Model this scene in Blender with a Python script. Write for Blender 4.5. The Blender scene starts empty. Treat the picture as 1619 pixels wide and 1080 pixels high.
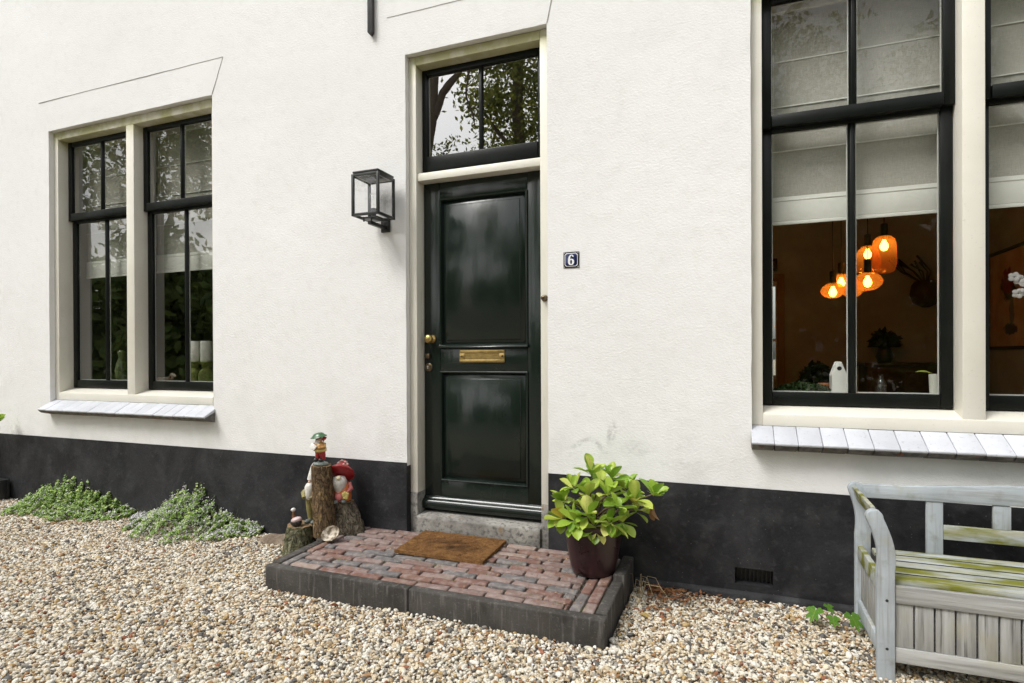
import bpy, bmesh, math, random
import numpy as np
from mathutils import Vector, Matrix, Euler, noise as mnoise

R = math.radians
rng = random.Random(6)
sc = bpy.context.scene
col = sc.collection

# ------------------------------------------------------------------ camera
W, H, F, CYP = 1619, 1080, 904.87, 564.31
yaw, pitch, roll = 0.366111, -0.0029355, 0.0042793
CAM = Vector((0, -3.4, 1.3505))
_f = Vector((-math.sin(yaw), math.cos(yaw), 0)); _r = Vector((math.cos(yaw), math.sin(yaw), 0)); _d = Vector((0, 0, -1))
_f2 = _f * math.cos(pitch) - _d * math.sin(pitch); _d2 = _d * math.cos(pitch) + _f * math.sin(pitch)
_r3 = _r * math.cos(roll) + _d2 * math.sin(roll); _d3 = -_r * math.sin(roll) + _d2 * math.cos(roll)
cam = bpy.data.cameras.new('camera'); camo = bpy.data.objects.new('camera', cam); col.objects.link(camo)
cam.sensor_width = 36; cam.lens = F / W * 36; cam.shift_y = (CYP - H / 2) / W
cam.clip_start = .05; cam.clip_end = 600
mw = Matrix((_r3, -_d3, -_f2)).transposed().to_4x4(); mw.translation = CAM
camo.matrix_world = mw
sc.camera = camo

def pix(px, py, Y):
    """photo pixel -> point on the plane y = Y (the wall is y = 0)"""
    d = _r3 * ((px - W / 2) / F) + _d3 * ((py - CYP) / F) + _f2
    return CAM + d * ((Y - CAM.y) / d.y)

# ------------------------------------------------------------------ sky, sun, exposure
SUN_EL, SUN_AZ = R(52), R(-142)          # azimuth measured from +Y towards +X: behind the viewer, to the left
wd = bpy.data.worlds.new('World'); sc.world = wd; wd.use_nodes = True
nt = wd.node_tree; nt.nodes.clear()
sky = nt.nodes.new('ShaderNodeTexSky'); sky.sky_type = 'NISHITA'; sky.sun_disc = False
sky.sun_elevation = SUN_EL; sky.sun_rotation = SUN_AZ; sky.dust_density = 4; sky.air_density = 1.5; sky.ozone_density = 1
hs = nt.nodes.new('ShaderNodeHueSaturation'); hs.inputs['Saturation'].default_value = .16     # thin overcast
bg = nt.nodes.new('ShaderNodeBackground'); bg.inputs['Strength'].default_value = .15
wo = nt.nodes.new('ShaderNodeOutputWorld')
nt.links.new(sky.outputs[0], hs.inputs['Color']); nt.links.new(hs.outputs[0], bg.inputs['Color']); nt.links.new(bg.outputs[0], wo.inputs[0])
sl = bpy.data.lights.new('sun', 'SUN'); sl.energy = 1.5; sl.angle = R(22); sl.color = (1, .975, .935)
so = bpy.data.objects.new('sun', sl); col.objects.link(so)
_sd = Vector((math.sin(SUN_AZ) * math.cos(SUN_EL), math.cos(SUN_AZ) * math.cos(SUN_EL), math.sin(SUN_EL)))
so.rotation_euler = _sd.to_track_quat('Z', 'Y').to_euler(); so.location = _sd * 30
sc.view_settings.view_transform = 'Standard'; sc.view_settings.look = 'None'
sc.view_settings.exposure = 0.55; sc.view_settings.gamma = 1; sc.view_settings.use_curve_mapping = False

cy = sc.cycles; cy.max_bounces = 7; cy.diffuse_bounces = 3; cy.glossy_bounces = 3; cy.transmission_bounces = 4; cy.transparent_max_bounces = 12; cy.caustics_reflective = False; cy.caustics_refractive = False

# ------------------------------------------------------------------ mesh helpers
ORG = {}
class MB:
    def __init__(s): s.v = []; s.f = []
    def add(s, vs, fs):
        o = len(s.v); s.v += [tuple(v) for v in vs]; s.f += [tuple(i + o for i in f) for f in fs]; return s
    def box(s, x0, x1, y0, y1, z0, z1):
        return s.add([(x0,y0,z0),(x1,y0,z0),(x1,y1,z0),(x0,y1,z0),(x0,y0,z1),(x1,y0,z1),(x1,y1,z1),(x0,y1,z1)],
                     [(3,2,1,0),(4,5,6,7),(0,1,5,4),(1,2,6,5),(2,3,7,6),(3,0,4,7)])
    def prism(s, poly, ax, a, b):
        n = len(poly)
        mk = {'x': lambda u, v, t: (t, u, v), 'y': lambda u, v, t: (u, t, v), 'z': lambda u, v, t: (u, v, t)}[ax]
        vs = [mk(u, v, a) for u, v in poly] + [mk(u, v, b) for u, v in poly]
        return s.add(vs, [tuple(range(n)), tuple(range(2*n-1, n-1, -1))] + [(i, (i+1) % n, n+(i+1) % n, n+i) for i in range(n)])
    def lathe(s, prof, c=(0,0,0), n=24, mod=None, axis='z'):
        vs = []; fs = []; m = len(prof)
        for j, (r, z) in enumerate(prof):
            for i in range(n):
                a = 2*math.pi*i/n; rr = r*(mod(i, j) if mod else 1)
                p = (rr*math.cos(a), rr*math.sin(a), z)
                if axis == 'y': p = (p[0], -p[2], p[1])
                if axis == 'x': p = (p[2], p[0], p[1])
                vs.append((c[0]+p[0], c[1]+p[1], c[2]+p[2]))
        for j in range(m-1):
            for i in range(n): fs.append((j*n+i, j*n+(i+1) % n, (j+1)*n+(i+1) % n, (j+1)*n+i))
        if prof[0][0] > 1e-5: fs.append(tuple(range(n-1, -1, -1)))
        if prof[-1][0] > 1e-5: fs.append(tuple((m-1)*n+i for i in range(n)))
        return s.add(vs, fs)
    def tube(s, pts, rad, n=8):
        pts = [Vector(p) for p in pts]; k = len(pts)
        if not hasattr(rad, '__len__'): rad = [rad]*k
        vs = []; fs = []; up = Vector((.13, .27, .95)).normalized()
        for i, p in enumerate(pts):
            t = (pts[min(i+1, k-1)] - pts[max(i-1, 0)]).normalized()
            a = t.cross(up)
            if a.length < .05: a = t.cross(Vector((1, 0, 0)))
            a.normalize(); b = t.cross(a)
            for j in range(n):
                q = 2*math.pi*j/n; vs.append(p + (a*math.cos(q) + b*math.sin(q))*rad[i])
        for i in range(k-1):
            for j in range(n): fs.append((i*n+j, i*n+(j+1) % n, (i+1)*n+(j+1) % n, (i+1)*n+j))
        fs.append(tuple(range(n-1, -1, -1))); fs.append(tuple((k-1)*n+j for j in range(n)))
        return s.add(vs, fs)
    def ball(s, c, r, n=14, m=9, rot=None):
        if not hasattr(r, '__len__'): r = (r, r, r)
        vs = []; fs = []
        for j in range(m+1):
            t = math.pi*j/m
            for i in range(n):
                a = 2*math.pi*i/n
                p = Vector((r[0]*math.sin(t)*math.cos(a), r[1]*math.sin(t)*math.sin(a), r[2]*math.cos(t)))
                if rot: p = rot @ p
                vs.append((c[0]+p.x, c[1]+p.y, c[2]+p.z))
        for j in range(m):
            for i in range(n): fs.append((j*n+i, (j+1)*n+i, (j+1)*n+(i+1) % n, j*n+(i+1) % n))
        return s.add(vs, fs)
    def xform(s, M, start=0):
        s.v[start:] = [tuple(M @ Vector(v)) for v in s.v[start:]]; return s
    def jitter(s, amt, scale=8, seed=0):
        o = []
        for v in s.v:
            q = Vector(v)*scale + Vector((seed*7.3, seed*3.1, seed))
            o.append(tuple(Vector(v) + mnoise.noise_vector(q)*amt))
        s.v = o; return s
    def mesh(s, name, bevel=0, seg=2, smooth=False, org=(0,0,0), merge=0):
        bm = bmesh.new(); o = Vector(org)
        vv = [bm.verts.new(Vector(v)-o) for v in s.v]
        for f in s.f:
            try: bm.faces.new([vv[i] for i in f])
            except ValueError: pass
        if merge: bmesh.ops.remove_doubles(bm, verts=bm.verts, dist=merge)
        bmesh.ops.recalc_face_normals(bm, faces=bm.faces)
        if bevel:
            es = [e for e in bm.edges if len(e.link_faces) == 2 and e.calc_face_angle(0) > R(28)]
            bmesh.ops.bevel(bm, geom=es, offset=bevel, segments=seg, profile=.5, affect='EDGES', clamp_overlap=True)
        me = bpy.data.meshes.new(name); bm.to_mesh(me); bm.free()
        if smooth or bevel:
            me.polygons.foreach_set('use_smooth', [True]*len(me.polygons))
            me.set_sharp_from_angle(angle=R(42 if not smooth else smooth if smooth is not True else 50))
        return me
    def build(s, name, mat, parent=None, bevel=0, seg=2, smooth=False, org=None, local=False, merge=0):
        if org is None: org = ORG[parent] if (parent is not None and not local) else (0,0,0)
        me = s.mesh(name, bevel, seg, smooth, org, merge)
        me.materials.append(mat)
        o = bpy.data.objects.new(name, me); col.objects.link(o)
        ORG[o] = Vector(org)
        if parent is not None: o.parent = parent
        else: o.location = org
        return o

def quads(name, V, Fc, mat, parent=None, attr=None):
    """big numpy mesh: V (n,3), Fc (m,k)"""
    me = bpy.data.meshes.new(name); V = np.asarray(V, np.float32); Fc = np.asarray(Fc, np.int32)
    o3 = ORG.get(parent, Vector((0,0,0))) if parent is not None else Vector((0,0,0))
    V = V - np.array(o3, np.float32)
    m, k = Fc.shape
    me.vertices.add(len(V)); me.vertices.foreach_set('co', V.ravel())
    me.loops.add(m*k); me.loops.foreach_set('vertex_index', Fc.ravel())
    me.polygons.add(m); me.polygons.foreach_set('loop_start', np.arange(0, m*k, k, dtype=np.int32))
    me.update(calc_edges=True)
    if attr is not None:
        a = me.attributes.new('rnd', 'FLOAT', 'POINT'); a.data.foreach_set('value', np.asarray(attr, np.float32))
    me.materials.append(mat)
    o = bpy.data.objects.new(name, me); col.objects.link(o); ORG[o] = o3
    if parent is not None: o.parent = parent
    return o

def tag(o, label, cat, group=None):
    o['label'] = label; o['category'] = cat
    if group: o['group'] = group
    return o
def root(name, loc, label, cat, group=None, rz=0):
    o = bpy.data.objects.new(name, None); col.objects.link(o); o.location = loc; o.rotation_euler = (0, 0, rz)
    o.empty_display_size = .1; ORG[o] = Vector(loc)
    return tag(o, label, cat, group)
def structure(o): o['kind'] = 'structure'; return o
def stuff(o, label=None):
    o['kind'] = 'stuff'
    if label: o['label'] = label
    return o
def inst(name, me, parent, loc, rot=(0,0,0), scl=(1,1,1)):
    o = bpy.data.objects.new(name, me); col.objects.link(o); o.parent = parent
    o.location = Vector(loc) - ORG[parent]; o.rotation_euler = rot; o.scale = scl; ORG[o] = Vector(loc); return o

# ------------------------------------------------------------------ material helpers
class MT:
    def __init__(s, name, coord='Object'):
        s.m = bpy.data.materials.new(name); s.m.use_nodes = True; s.t = s.m.node_tree; s.t.nodes.clear()
        s.o = s.t.nodes.new('ShaderNodeOutputMaterial'); s.c = s.n('ShaderNodeTexCoord').outputs[coord]
    def n(s, t): return s.t.nodes.new(t)
    def l(s, a, b): s.t.links.new(a, b)
    def put(s, sock, v):
        if hasattr(v, 'is_output'): s.l(v, sock)
        else:
            if isinstance(v, (tuple, list)) and len(v) == 3 and sock.type == 'RGBA': v = (*v, 1)
            sock.default_value = v
    def sc(s, k):
        m = s.n('ShaderNodeMapping'); m.inputs['Scale'].default_value = k; s.l(s.c, m.inputs[0]); return m.outputs[0]
    def noise(s, scale, detail=4, lo=.4, hi=.6, rough=.55, stretch=None, dist=0, vec=None):
        x = s.n('ShaderNodeTexNoise'); x.inputs['Scale'].default_value = scale; x.inputs['Detail'].default_value = detail
        x.inputs['Roughness'].default_value = rough; x.inputs['Distortion'].default_value = dist
        s.l(vec if vec is not None else (s.sc(stretch) if stretch else s.c), x.inputs['Vector'])
        if lo is None: return x.outputs[0]
        return s.rng(x.outputs[0], lo, hi)
    def rng(s, v, lo, hi, a=0, b=1):
        r = s.n('ShaderNodeMapRange'); s.put(r.inputs[0], v)
        for i, k in enumerate((lo, hi, a, b)): r.inputs[i+1].default_value = k
        return r.outputs[0]
    def voro(s, scale, lo=0, hi=.2, feat='F1', stretch=None):
        x = s.n('ShaderNodeTexVoronoi'); x.inputs['Scale'].default_value = scale; x.feature = feat
        s.l(s.sc(stretch) if stretch else s.c, x.inputs['Vector']); return s.rng(x.outputs['Distance'], lo, hi)
    def mix(s, f, a, b, mode='MIX'):
        x = s.n('ShaderNodeMix'); x.data_type = 'RGBA'; x.blend_type = mode
        s.put(x.inputs[0], f); s.put(x.inputs[6], a); s.put(x.inputs[7], b); return x.outputs[2]
    def math(s, op, a, b=0.):
        x = s.n('ShaderNodeMath'); x.operation = op; s.put(x.inputs[0], a); s.put(x.inputs[1], b); return x.outputs[0]
    def ramp(s, f, stops, const=False):
        x = s.n('ShaderNodeValToRGB'); s.put(x.inputs[0], f); e = x.color_ramp.elements
        if const: x.color_ramp.interpolation = 'CONSTANT'
        while len(e) < len(stops): e.new(.5)
        for k, (p, c) in zip(e, stops): k.position = p; k.color = (*c, 1)
        return x.outputs[0]
    def rand(s): return s.n('ShaderNodeObjectInfo').outputs['Random']
    def attr(s, name, typ='GEOMETRY'):
        x = s.n('ShaderNodeAttribute'); x.attribute_name = name; x.attribute_type = typ; return x.outputs['Fac']
    def xyz(s):
        x = s.n('ShaderNodeSeparateXYZ'); s.l(s.c, x.inputs[0]); return x.outputs
    def val(s, c, v):
        x = s.n('ShaderNodeHueSaturation'); s.put(x.inputs['Color'], c); s.put(x.inputs['Value'], v); return x.outputs[0]
    def bump(s, h, dist, prev=None, strength=1):
        x = s.n('ShaderNodeBump'); x.inputs['Distance'].default_value = dist; x.inputs['Strength'].default_value = strength
        s.l(h, x.inputs['Height'])
        if prev is not None: s.l(prev, x.inputs['Normal'])
        return x.outputs[0]
    def fin(s, c, rough=.6, normal=None, metal=0, coat=0, coatr=.1, spec=.5, trans=0, sheen=0):
        b = s.n('ShaderNodeBsdfPrincipled'); s.put(b.inputs['Base Color'], c); s.put(b.inputs['Roughness'], rough)
        s.put(b.inputs['Metallic'], metal); b.inputs['Coat Weight'].default_value = coat; b.inputs['Coat Roughness'].default_value = coatr
        b.inputs['Specular IOR Level'].default_value = spec; b.inputs['Sheen Weight'].default_value = sheen
        if normal is not None:
            s.l(normal, b.inputs['Normal'])
            if coat: s.l(normal, b.inputs['Coat Normal'])
        out = b.outputs[0]
        if trans:
            t = s.n('ShaderNodeBsdfTranslucent'); s.put(t.inputs[0], c); m = s.n('ShaderNodeMixShader'); m.inputs[0].default_value = trans
            s.l(out, m.inputs[1]); s.l(t.outputs[0], m.inputs[2]); out = m.outputs[0]
        s.l(out, s.o.inputs[0]); return s.m

def simple(name, c, rough=.6, c2=None, ns=12, bump=0, bs=60, metal=0, coat=0, rr=0, spec=.5, trans=0, lo=.35, hi=.65):
    t = MT(name); k = c
    if c2: k = t.mix(t.noise(ns, 5, lo, hi), c, c2)
    if rr: k = t.val(k, t.rng(t.rand(), 0, 1, 1-rr, 1+rr))
    nb = t.bump(t.noise(bs, 4, None), bump) if bump else None
    return t.fin(k, rough, nb, metal, coat, spec=spec, trans=trans)

# ------------------------------------------------------------------ materials: house
def m_stucco():
    t = MT('white_stucco'); x = t.xyz()
    c = t.mix(t.noise(.7, 5, .3, .75), (.815, .812, .805), (.775, .77, .76))
    c = t.mix(t.math('MULTIPLY', t.noise(14, 6, .52, .8), .35), c, (.66, .65, .62))
    # grime rising from the plinth and scuffs right of the door
    low = t.rng(x[2], .62, 1.25, 1, 0)
    c = t.mix(t.math('MULTIPLY', t.math('MULTIPLY', low, t.noise(3.2, 6, .47, .72)), .42), c, (.50, .49, .44))
    def blob(cx, cz, rx, rz, ang):
        dx = t.math('SUBTRACT', x[0], cx); dz = t.math('SUBTRACT', x[2], cz); ca, sa = math.cos(ang), math.sin(ang)
        u = t.math('ADD', t.math('MULTIPLY', dx, ca/rx), t.math('MULTIPLY', dz, sa/rx))
        v = t.math('ADD', t.math('MULTIPLY', dx, -sa/rz), t.math('MULTIPLY', dz, ca/rz))
        r = t.math('SQRT', t.math('ADD', t.math('MULTIPLY', u, u), t.math('MULTIPLY', v, v)))
        return t.math('MULTIPLY', t.rng(r, .35, 1.15, 1, 0), t.noise(34, 5, .38, .62))
    for b, k in ((blob(-.862, .815, .085, .02, .45), .5), (blob(-.745, .805, .07, .02, -.75), .5), (blob(-.668, .88, .03, .085, -.2), .6),
                 (blob(-.52, .80, .12, .05, 0), .22), (blob(-.25, .83, .1, .06, .3), .14), (blob(-.28, .72, .2, .04, 0), .14)):
        c = t.mix(t.math('MULTIPLY', b, k), c, (.27, .26, .25))
    n = t.bump(t.noise(2.2, 3, None), .012)
    n = t.bump(t.noise(55, 5, None, rough=.6, stretch=(1, 1, 1.6)), .0029, n)
    n = t.bump(t.noise(190, 3, None), .0011, n)
    return t.fin(c, .88, n, spec=.3)
def m_plinth():
    t = MT('black_plinth_paint')
    c = t.mix(t.noise(2.1, 6, .36, .68, dist=.8), (.009, .009, .011), (.034, .034, .037))
    c = t.mix(t.math('MULTIPLY', t.noise(5.5, 5, .52, .72), .5), c, (.058, .058, .060))
    c = t.mix(t.math('MULTIPLY', t.noise(26, 6, .55, .8), .4), c, (.075, .075, .08))
    c = t.mix(t.math('MULTIPLY', t.voro(34, .05, .075), -1) if False else t.rng(t.voro(30, 0, 1), .035, .06, .55, 0), c, (.3, .29, .27))
    n = t.bump(t.noise(3, 3, None), .012); n = t.bump(t.noise(60, 5, None), .0028, n)
    return t.fin(c, t.rng(t.noise(8, 4, None), .3, .7, .5, .78), n, spec=.28)
def m_cream(name, a, b, c3):
    t = MT(name); x = t.xyz()
    c = t.mix(t.noise(3, 4, .35, .7), a, b)
    c = t.mix(t.math('MULTIPLY', t.rng(x[2], 3.22, 3.36, 0, 1), t.noise(7, 5, .28, .55)), c, c3)   # algae on the heads
    c = t.mix(t.math('MULTIPLY', t.noise(70, 4, .62, .76), .3), c, (.35, .33, .27))
    return t.fin(c, .42, t.bump(t.noise(26, 4, None, stretch=(1, 1, .3)), .0008), spec=.45)
def m_gloss(name, c1, c2, rough, coat=.6, spec=.45):
    t = MT(name)
    c = t.mix(t.noise(5, 4, .35, .7), c1, c2)
    n = t.bump(t.noise(7, 3, None, stretch=(1, 1, .35)), .003); n = t.bump(t.noise(48, 4, None, stretch=(1, 1, .16)), .00055, n)
    return t.fin(c, rough, n, coat=coat, coatr=.09, spec=spec)
STUCCO = m_stucco(); PLINTH = m_plinth()
CREAM = m_cream('cream_frame_paint', (.74, .715, .635), (.68, .655, .57), (.44, .43, .22))
BLACK = m_gloss('black_green_sash_paint', (.0045, .0058, .005), (.008, .010, .0088), .36, .05, .18)
DOORP = m_gloss('dark_green_door_paint', (.0075, .0135, .0105), (.0115, .0175, .0140), .17, .06)
BRASS = simple('aged_brass', (.56, .40, .16), .32, (.42, .29, .11), 40, .0004, 90, metal=1)
BRONZE = simple('dull_brass', (.25, .19, .11), .42, (.13, .1, .07), 60, .0004, 90, metal=1)
JOINT = simple('plaster_joint', (.36, .34, .31), .9)
SILLW = None
def m_sillw():
    t = MT('white_sill_paint')
    c = t.mix(t.noise(9, 5, .35, .7), (.56, .575, .62), (.50, .515, .555))
    c = t.mix(t.math('MULTIPLY', t.noise(60, 5, .6, .74), .5), c, (.22, .2, .17))
    c = t.val(c, t.rng(t.rand(), 0, 1, .93, 1.05))
    return t.fin(c, .5, t.bump(t.noise(40, 5, None), .0022), spec=.4)
SILLW = m_sillw()
def m_sillb():
    t = MT('sill_brick_edge')
    c = t.mix(t.noise(22, 6, .4, .62), (.085, .08, .075), (.2, .185, .165))
    c = t.mix(t.noise(15, 4, .62, .7), c, (.22, .09, .045)); return t.fin(c, .85, t.bump(t.noise(70, 5, None), .003))
SILLB = m_sillb()
def m_stone():
    t = MT('weathered_stone')
    c = t.mix(t.noise(6, 7, .34, .66), (.20, .19, .175), (.40, .385, .35))
    c = t.mix(t.noise(42, 6, .5, .68), c, (.12, .115, .105))
    c = t.mix(t.math('MULTIPLY', t.noise(9, 3, .64, .74), .7), c, (.26, .15, .05))
    n = t.bump(t.noise(13, 6, None), .014); n = t.bump(t.noise(110, 5, None), .004, n)
    return t.fin(c, .9, n, spec=.3)
STONE = m_stone()
def m_glass(name, f0, tint, wave=.0006):
    """thin sheet: the front face mirrors (Schlick), the back face only lets light through"""
    t = MT(name); tr = t.n('ShaderNodeBsdfTransparent'); tr.inputs[0].default_value = (*tint, 1)
    g = t.n('ShaderNodeBsdfGlossy'); g.inputs['Roughness'].default_value = 0.0
    n = t.bump(t.noise(3.2, 2, None), wave); t.l(n, g.inputs['Normal'])
    lw = t.n('ShaderNodeLayerWeight'); f5 = t.math('POWER', lw.outputs['Facing'], 5.)
    f = t.math('ADD', t.math('MULTIPLY', f5, 1-f0), f0)
    f = t.math('MULTIPLY', f, t.math('SUBTRACT', 1., t.n('ShaderNodeNewGeometry').outputs['Backfacing']))
    m = t.n('ShaderNodeMixShader'); t.l(f, m.inputs[0]); t.l(tr.outputs[0], m.inputs[1]); t.l(g.outputs[0], m.inputs[2])
    t.l(m.outputs[0], t.o.inputs[0]); return t.m
LWGLASS = m_glass('left_window_glass', .21, (.95, .96, .95), .0008)
GLASS = m_glass('window_glass', .05, (.96, .97, .96))
TGLASS = m_glass('coated_transom_glass', .44, (.8, .82, .78), .0003)
LGLASS = m_glass('lantern_glass', .07, (.98, .98, .98))
SPACER = simple('glazing_spacer', (.62, .61, .58), .4)
def m_blind():
    t = MT('linen_blind')
    c = t.mix(t.noise(260, 2, .3, .7, stretch=(1, 1, .12)), (.50, .475, .425), (.41, .39, .35))
    c = t.mix(t.math('MULTIPLY', t.noise(260, 2, .35, .65, stretch=(.12, 1, 1)), .4), c, (.58, .555, .5))
    return t.fin(c, .9, t.bump(t.noise(5, 3, None), .006), spec=.1, trans=.12)
BLIND = m_blind(); HEM = simple('blind_hem', (.74, .725, .68), .85, (.68, .665, .62), 6)
IRON = simple('black_iron', (.018, .019, .02), .42, (.03, .03, .031), 18, .001, 60)
LBLACK = simple('black_powder_coat', (.016, .017, .016), .38, (.022, .023, .021), 30, .0003, 200)

# ================================================================== THE SETTING
def m_ground():
    t = MT('gravel_ground')
    v = t.n('ShaderNodeTexVoronoi'); v.inputs['Scale'].default_value = 60; t.l(t.c, v.inputs['Vector'])
    s = t.n('ShaderNodeSeparateColor'); t.l(v.outputs['Color'], s.inputs[0])
    c = t.ramp(s.outputs[0], [(0, (.26, .2, .14)), (.3, (.5, .42, .3)), (.6, (.66, .6, .48)), (1, (.78, .75, .68))])
    c = t.mix(t.rng(v.outputs['Distance'], .3, .6), c, (.14, .11, .08))
    return t.fin(c, .85, t.bump(t.rng(v.outputs['Distance'], 0, .7, 1, 0), .01))
GROUNDM = m_ground()
ground = structure(MB().add([(-150,-150,-.022),(150,-150,-.022),(150,150,-.022),(-150,150,-.022)], [(0,1,2,3)]).build('ground', GROUNDM))
ground['label'] = 'pebble covered ground around the house'

# ---- gravel: instanced pebbles
def m_pebble():
    t = MT('pebble'); r = t.attr('rnd', 'INSTANCER')
    c = t.ramp(r, [(0, (.76, .735, .67)), (.18, (.84, .83, .80)), (.32, (.66, .575, .44)), (.48, (.78, .70, .56)), (.60, (.48, .37, .25)),
                   (.69, (.36, .21, .10)), (.735, (.34, .325, .30)), (.80, (.13, .127, .127)), (.885, (.52, .37, .18)), (.925, (.80, .78, .73)), (.985, (.32, .13, .075))], True)
    x = t.n('ShaderNodeVectorMath'); x.operation = 'ADD'; t.l(t.c, x.inputs[0])
    cx = t.n('ShaderNodeCombineXYZ'); t.l(t.math('MULTIPLY', r, 97.), cx.inputs[0]); t.l(cx.outputs[0], x.inputs[1])
    c = t.mix(1., c, (.93, .90, .84), 'MULTIPLY'); c = t.mix(t.noise(1.6, 4, .4, .75, vec=x.outputs[0]), c, t.val(c, .72))
    c = t.mix(t.math('MULTIPLY', t.noise(6, 3, .6, .7, vec=x.outputs[0]), .5), c, (.2, .15, .1))
    return t.fin(c, .62, t.bump(t.noise(4, 4, None, vec=x.outputs[0]), .0009), spec=.35)
PEB = m_pebble()
def gravel():
    g = np.random.default_rng(3)
    pts = []
    for s, z0, z1, keep in ((.0128, -.012, -.005, 1), (.0155, -.003, .0055, .60)):
        xs = np.arange(-8.4, 2.3, s); ys = np.arange(-2.75, 0.0, s)
        X, Y = np.meshgrid(xs, ys); X = X.ravel() + g.uniform(-.5, .5, X.size)*s; Y = Y.ravel() + g.uniform(-.5, .5, Y.size)*s
        Z = g.uniform(z0, z1, X.size)
        ok = g.random(X.size) < keep
        pts.append(np.stack([X, Y, Z], 1)[ok])
    P = np.concatenate(pts)
    # what the photograph cannot see in the lower corners is thinned out
    vis = P[:, 1] > -2.75
    vis &= ~((P[:, 0] > -2.555) & (P[:, 0] < -.53) & (P[:, 1] > -.805))
    vis &= P[:, 1] < -.006
    vis &= ~((P[:, 0] < -5.2) & (P[:, 1] < -2.2))
    P = P[vis]
    P[:, 2] += .006*np.sin(P[:, 0]*2.1+.5)*np.cos(P[:, 1]*2.7) + .004*np.sin(P[:, 0]*5.3+P[:, 1]*4.1)
    n = len(P); print('pebbles', n)
    sz = np.clip(g.lognormal(math.log(.0071), .33, n), .0036, .016)
    big = g.random(n) < .012; sz[big] *= 1.35
    S = np.stack([sz*g.uniform(.95, 1.5, n), sz*g.uniform(.75, 1.05, n), sz*g.uniform(.5, .8, n)], 1)
    ROT = np.stack([g.normal(0, .35, n), g.normal(0, .35, n), g.uniform(0, 6.283, n)], 1)
    me = bpy.data.meshes.new('gravel'); me.vertices.add(n); me.vertices.foreach_set('co', P.astype(np.float32).ravel())
    for nm, ty, d in (('rnd', 'FLOAT', g.random(n)), ('scl', 'FLOAT_VECTOR', S.ravel()), ('rot', 'FLOAT_VECTOR', ROT.ravel()), ('pick', 'INT', g.integers(0, 6, n))):
        a = me.attributes.new(nm, ty, 'POINT'); a.data.foreach_set('vector' if ty == 'FLOAT_VECTOR' else 'value', d)
    me.materials.append(PEB)
    o = bpy.data.objects.new('gravel', me); col.objects.link(o)
    ng = bpy.data.node_groups.new('pebbles', 'GeometryNodeTree')
    ng.interface.new_socket('Geometry', in_out='INPUT', socket_type='NodeSocketGeometry')
    ng.interface.new_socket('Geometry', in_out='OUTPUT', socket_type='NodeSocketGeometry')
    N = ng.nodes.new; L = ng.links.new
    gi, go = N('NodeGroupInput'), N('NodeGroupOutput'); jn = N('GeometryNodeJoinGeometry')
    for k in range(6):
        ico = N('GeometryNodeMeshIcoSphere'); ico.inputs['Radius'].default_value = 1; ico.inputs['Subdivisions'].default_value = 2
        pos = N('GeometryNodeInputPosition'); ad = N('ShaderNodeVectorMath'); ad.operation = 'ADD'; ad.inputs[1].default_value = (k*5.7, k*2.3, 1)
        tx = N('ShaderNodeTexNoise'); tx.inputs['Scale'].default_value = .75; tx.inputs['Detail'].default_value = 1.5
        sb = N('ShaderNodeVectorMath'); sb.operation = 'SUBTRACT'; sb.inputs[1].default_value = (.5, .5, .5)
        ml = N('ShaderNodeVectorMath'); ml.operation = 'SCALE'; ml.inputs['Scale'].default_value = 1.25
        sp = N('GeometryNodeSetPosition'); sm = N('GeometryNodeSetShadeSmooth'); mt = N('GeometryNodeSetMaterial'); mt.inputs['Material'].default_value = PEB
        gt = N('GeometryNodeGeometryToInstance')
        L(pos.outputs[0], ad.inputs[0]); L(ad.outputs[0], tx.inputs['Vector']); L(tx.outputs['Color'], sb.inputs[0]); L(sb.outputs[0], ml.inputs[0])
        L(ico.outputs[0], sp.inputs['Geometry']); L(ml.outputs[0], sp.inputs['Offset']); L(sp.outputs[0], sm.inputs[0]); L(sm.outputs[0], mt.inputs[0])
        L(mt.outputs[0], gt.inputs[0]); L(gt.outputs[0], jn.inputs[0])
    ip = N('GeometryNodeInstanceOnPoints'); L(gi.outputs[0], ip.inputs['Points']); L(jn.outputs[0], ip.inputs['Instance']); ip.inputs['Pick Instance'].default_value = True
    def na(nm, ty):
        x = N('GeometryNodeInputNamedAttribute'); x.data_type = ty; x.inputs['Name'].default_value = nm; return x.outputs['Attribute']
    L(na('pick', 'INT'), ip.inputs['Instance Index']); L(na('scl', 'FLOAT_VECTOR'), ip.inputs['Scale'])
    er = N('FunctionNodeEulerToRotation'); L(na('rot', 'FLOAT_VECTOR'), er.inputs[0]); L(er.outputs[0], ip.inputs['Rotation'])
    L(ip.outputs[0], go.inputs[0])
    md = o.modifiers.new('pebbles', 'NODES'); md.node_group = ng
    stuff(o, 'loose cream, tan and grey pebble gravel in front of the house')
gravel()

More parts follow.
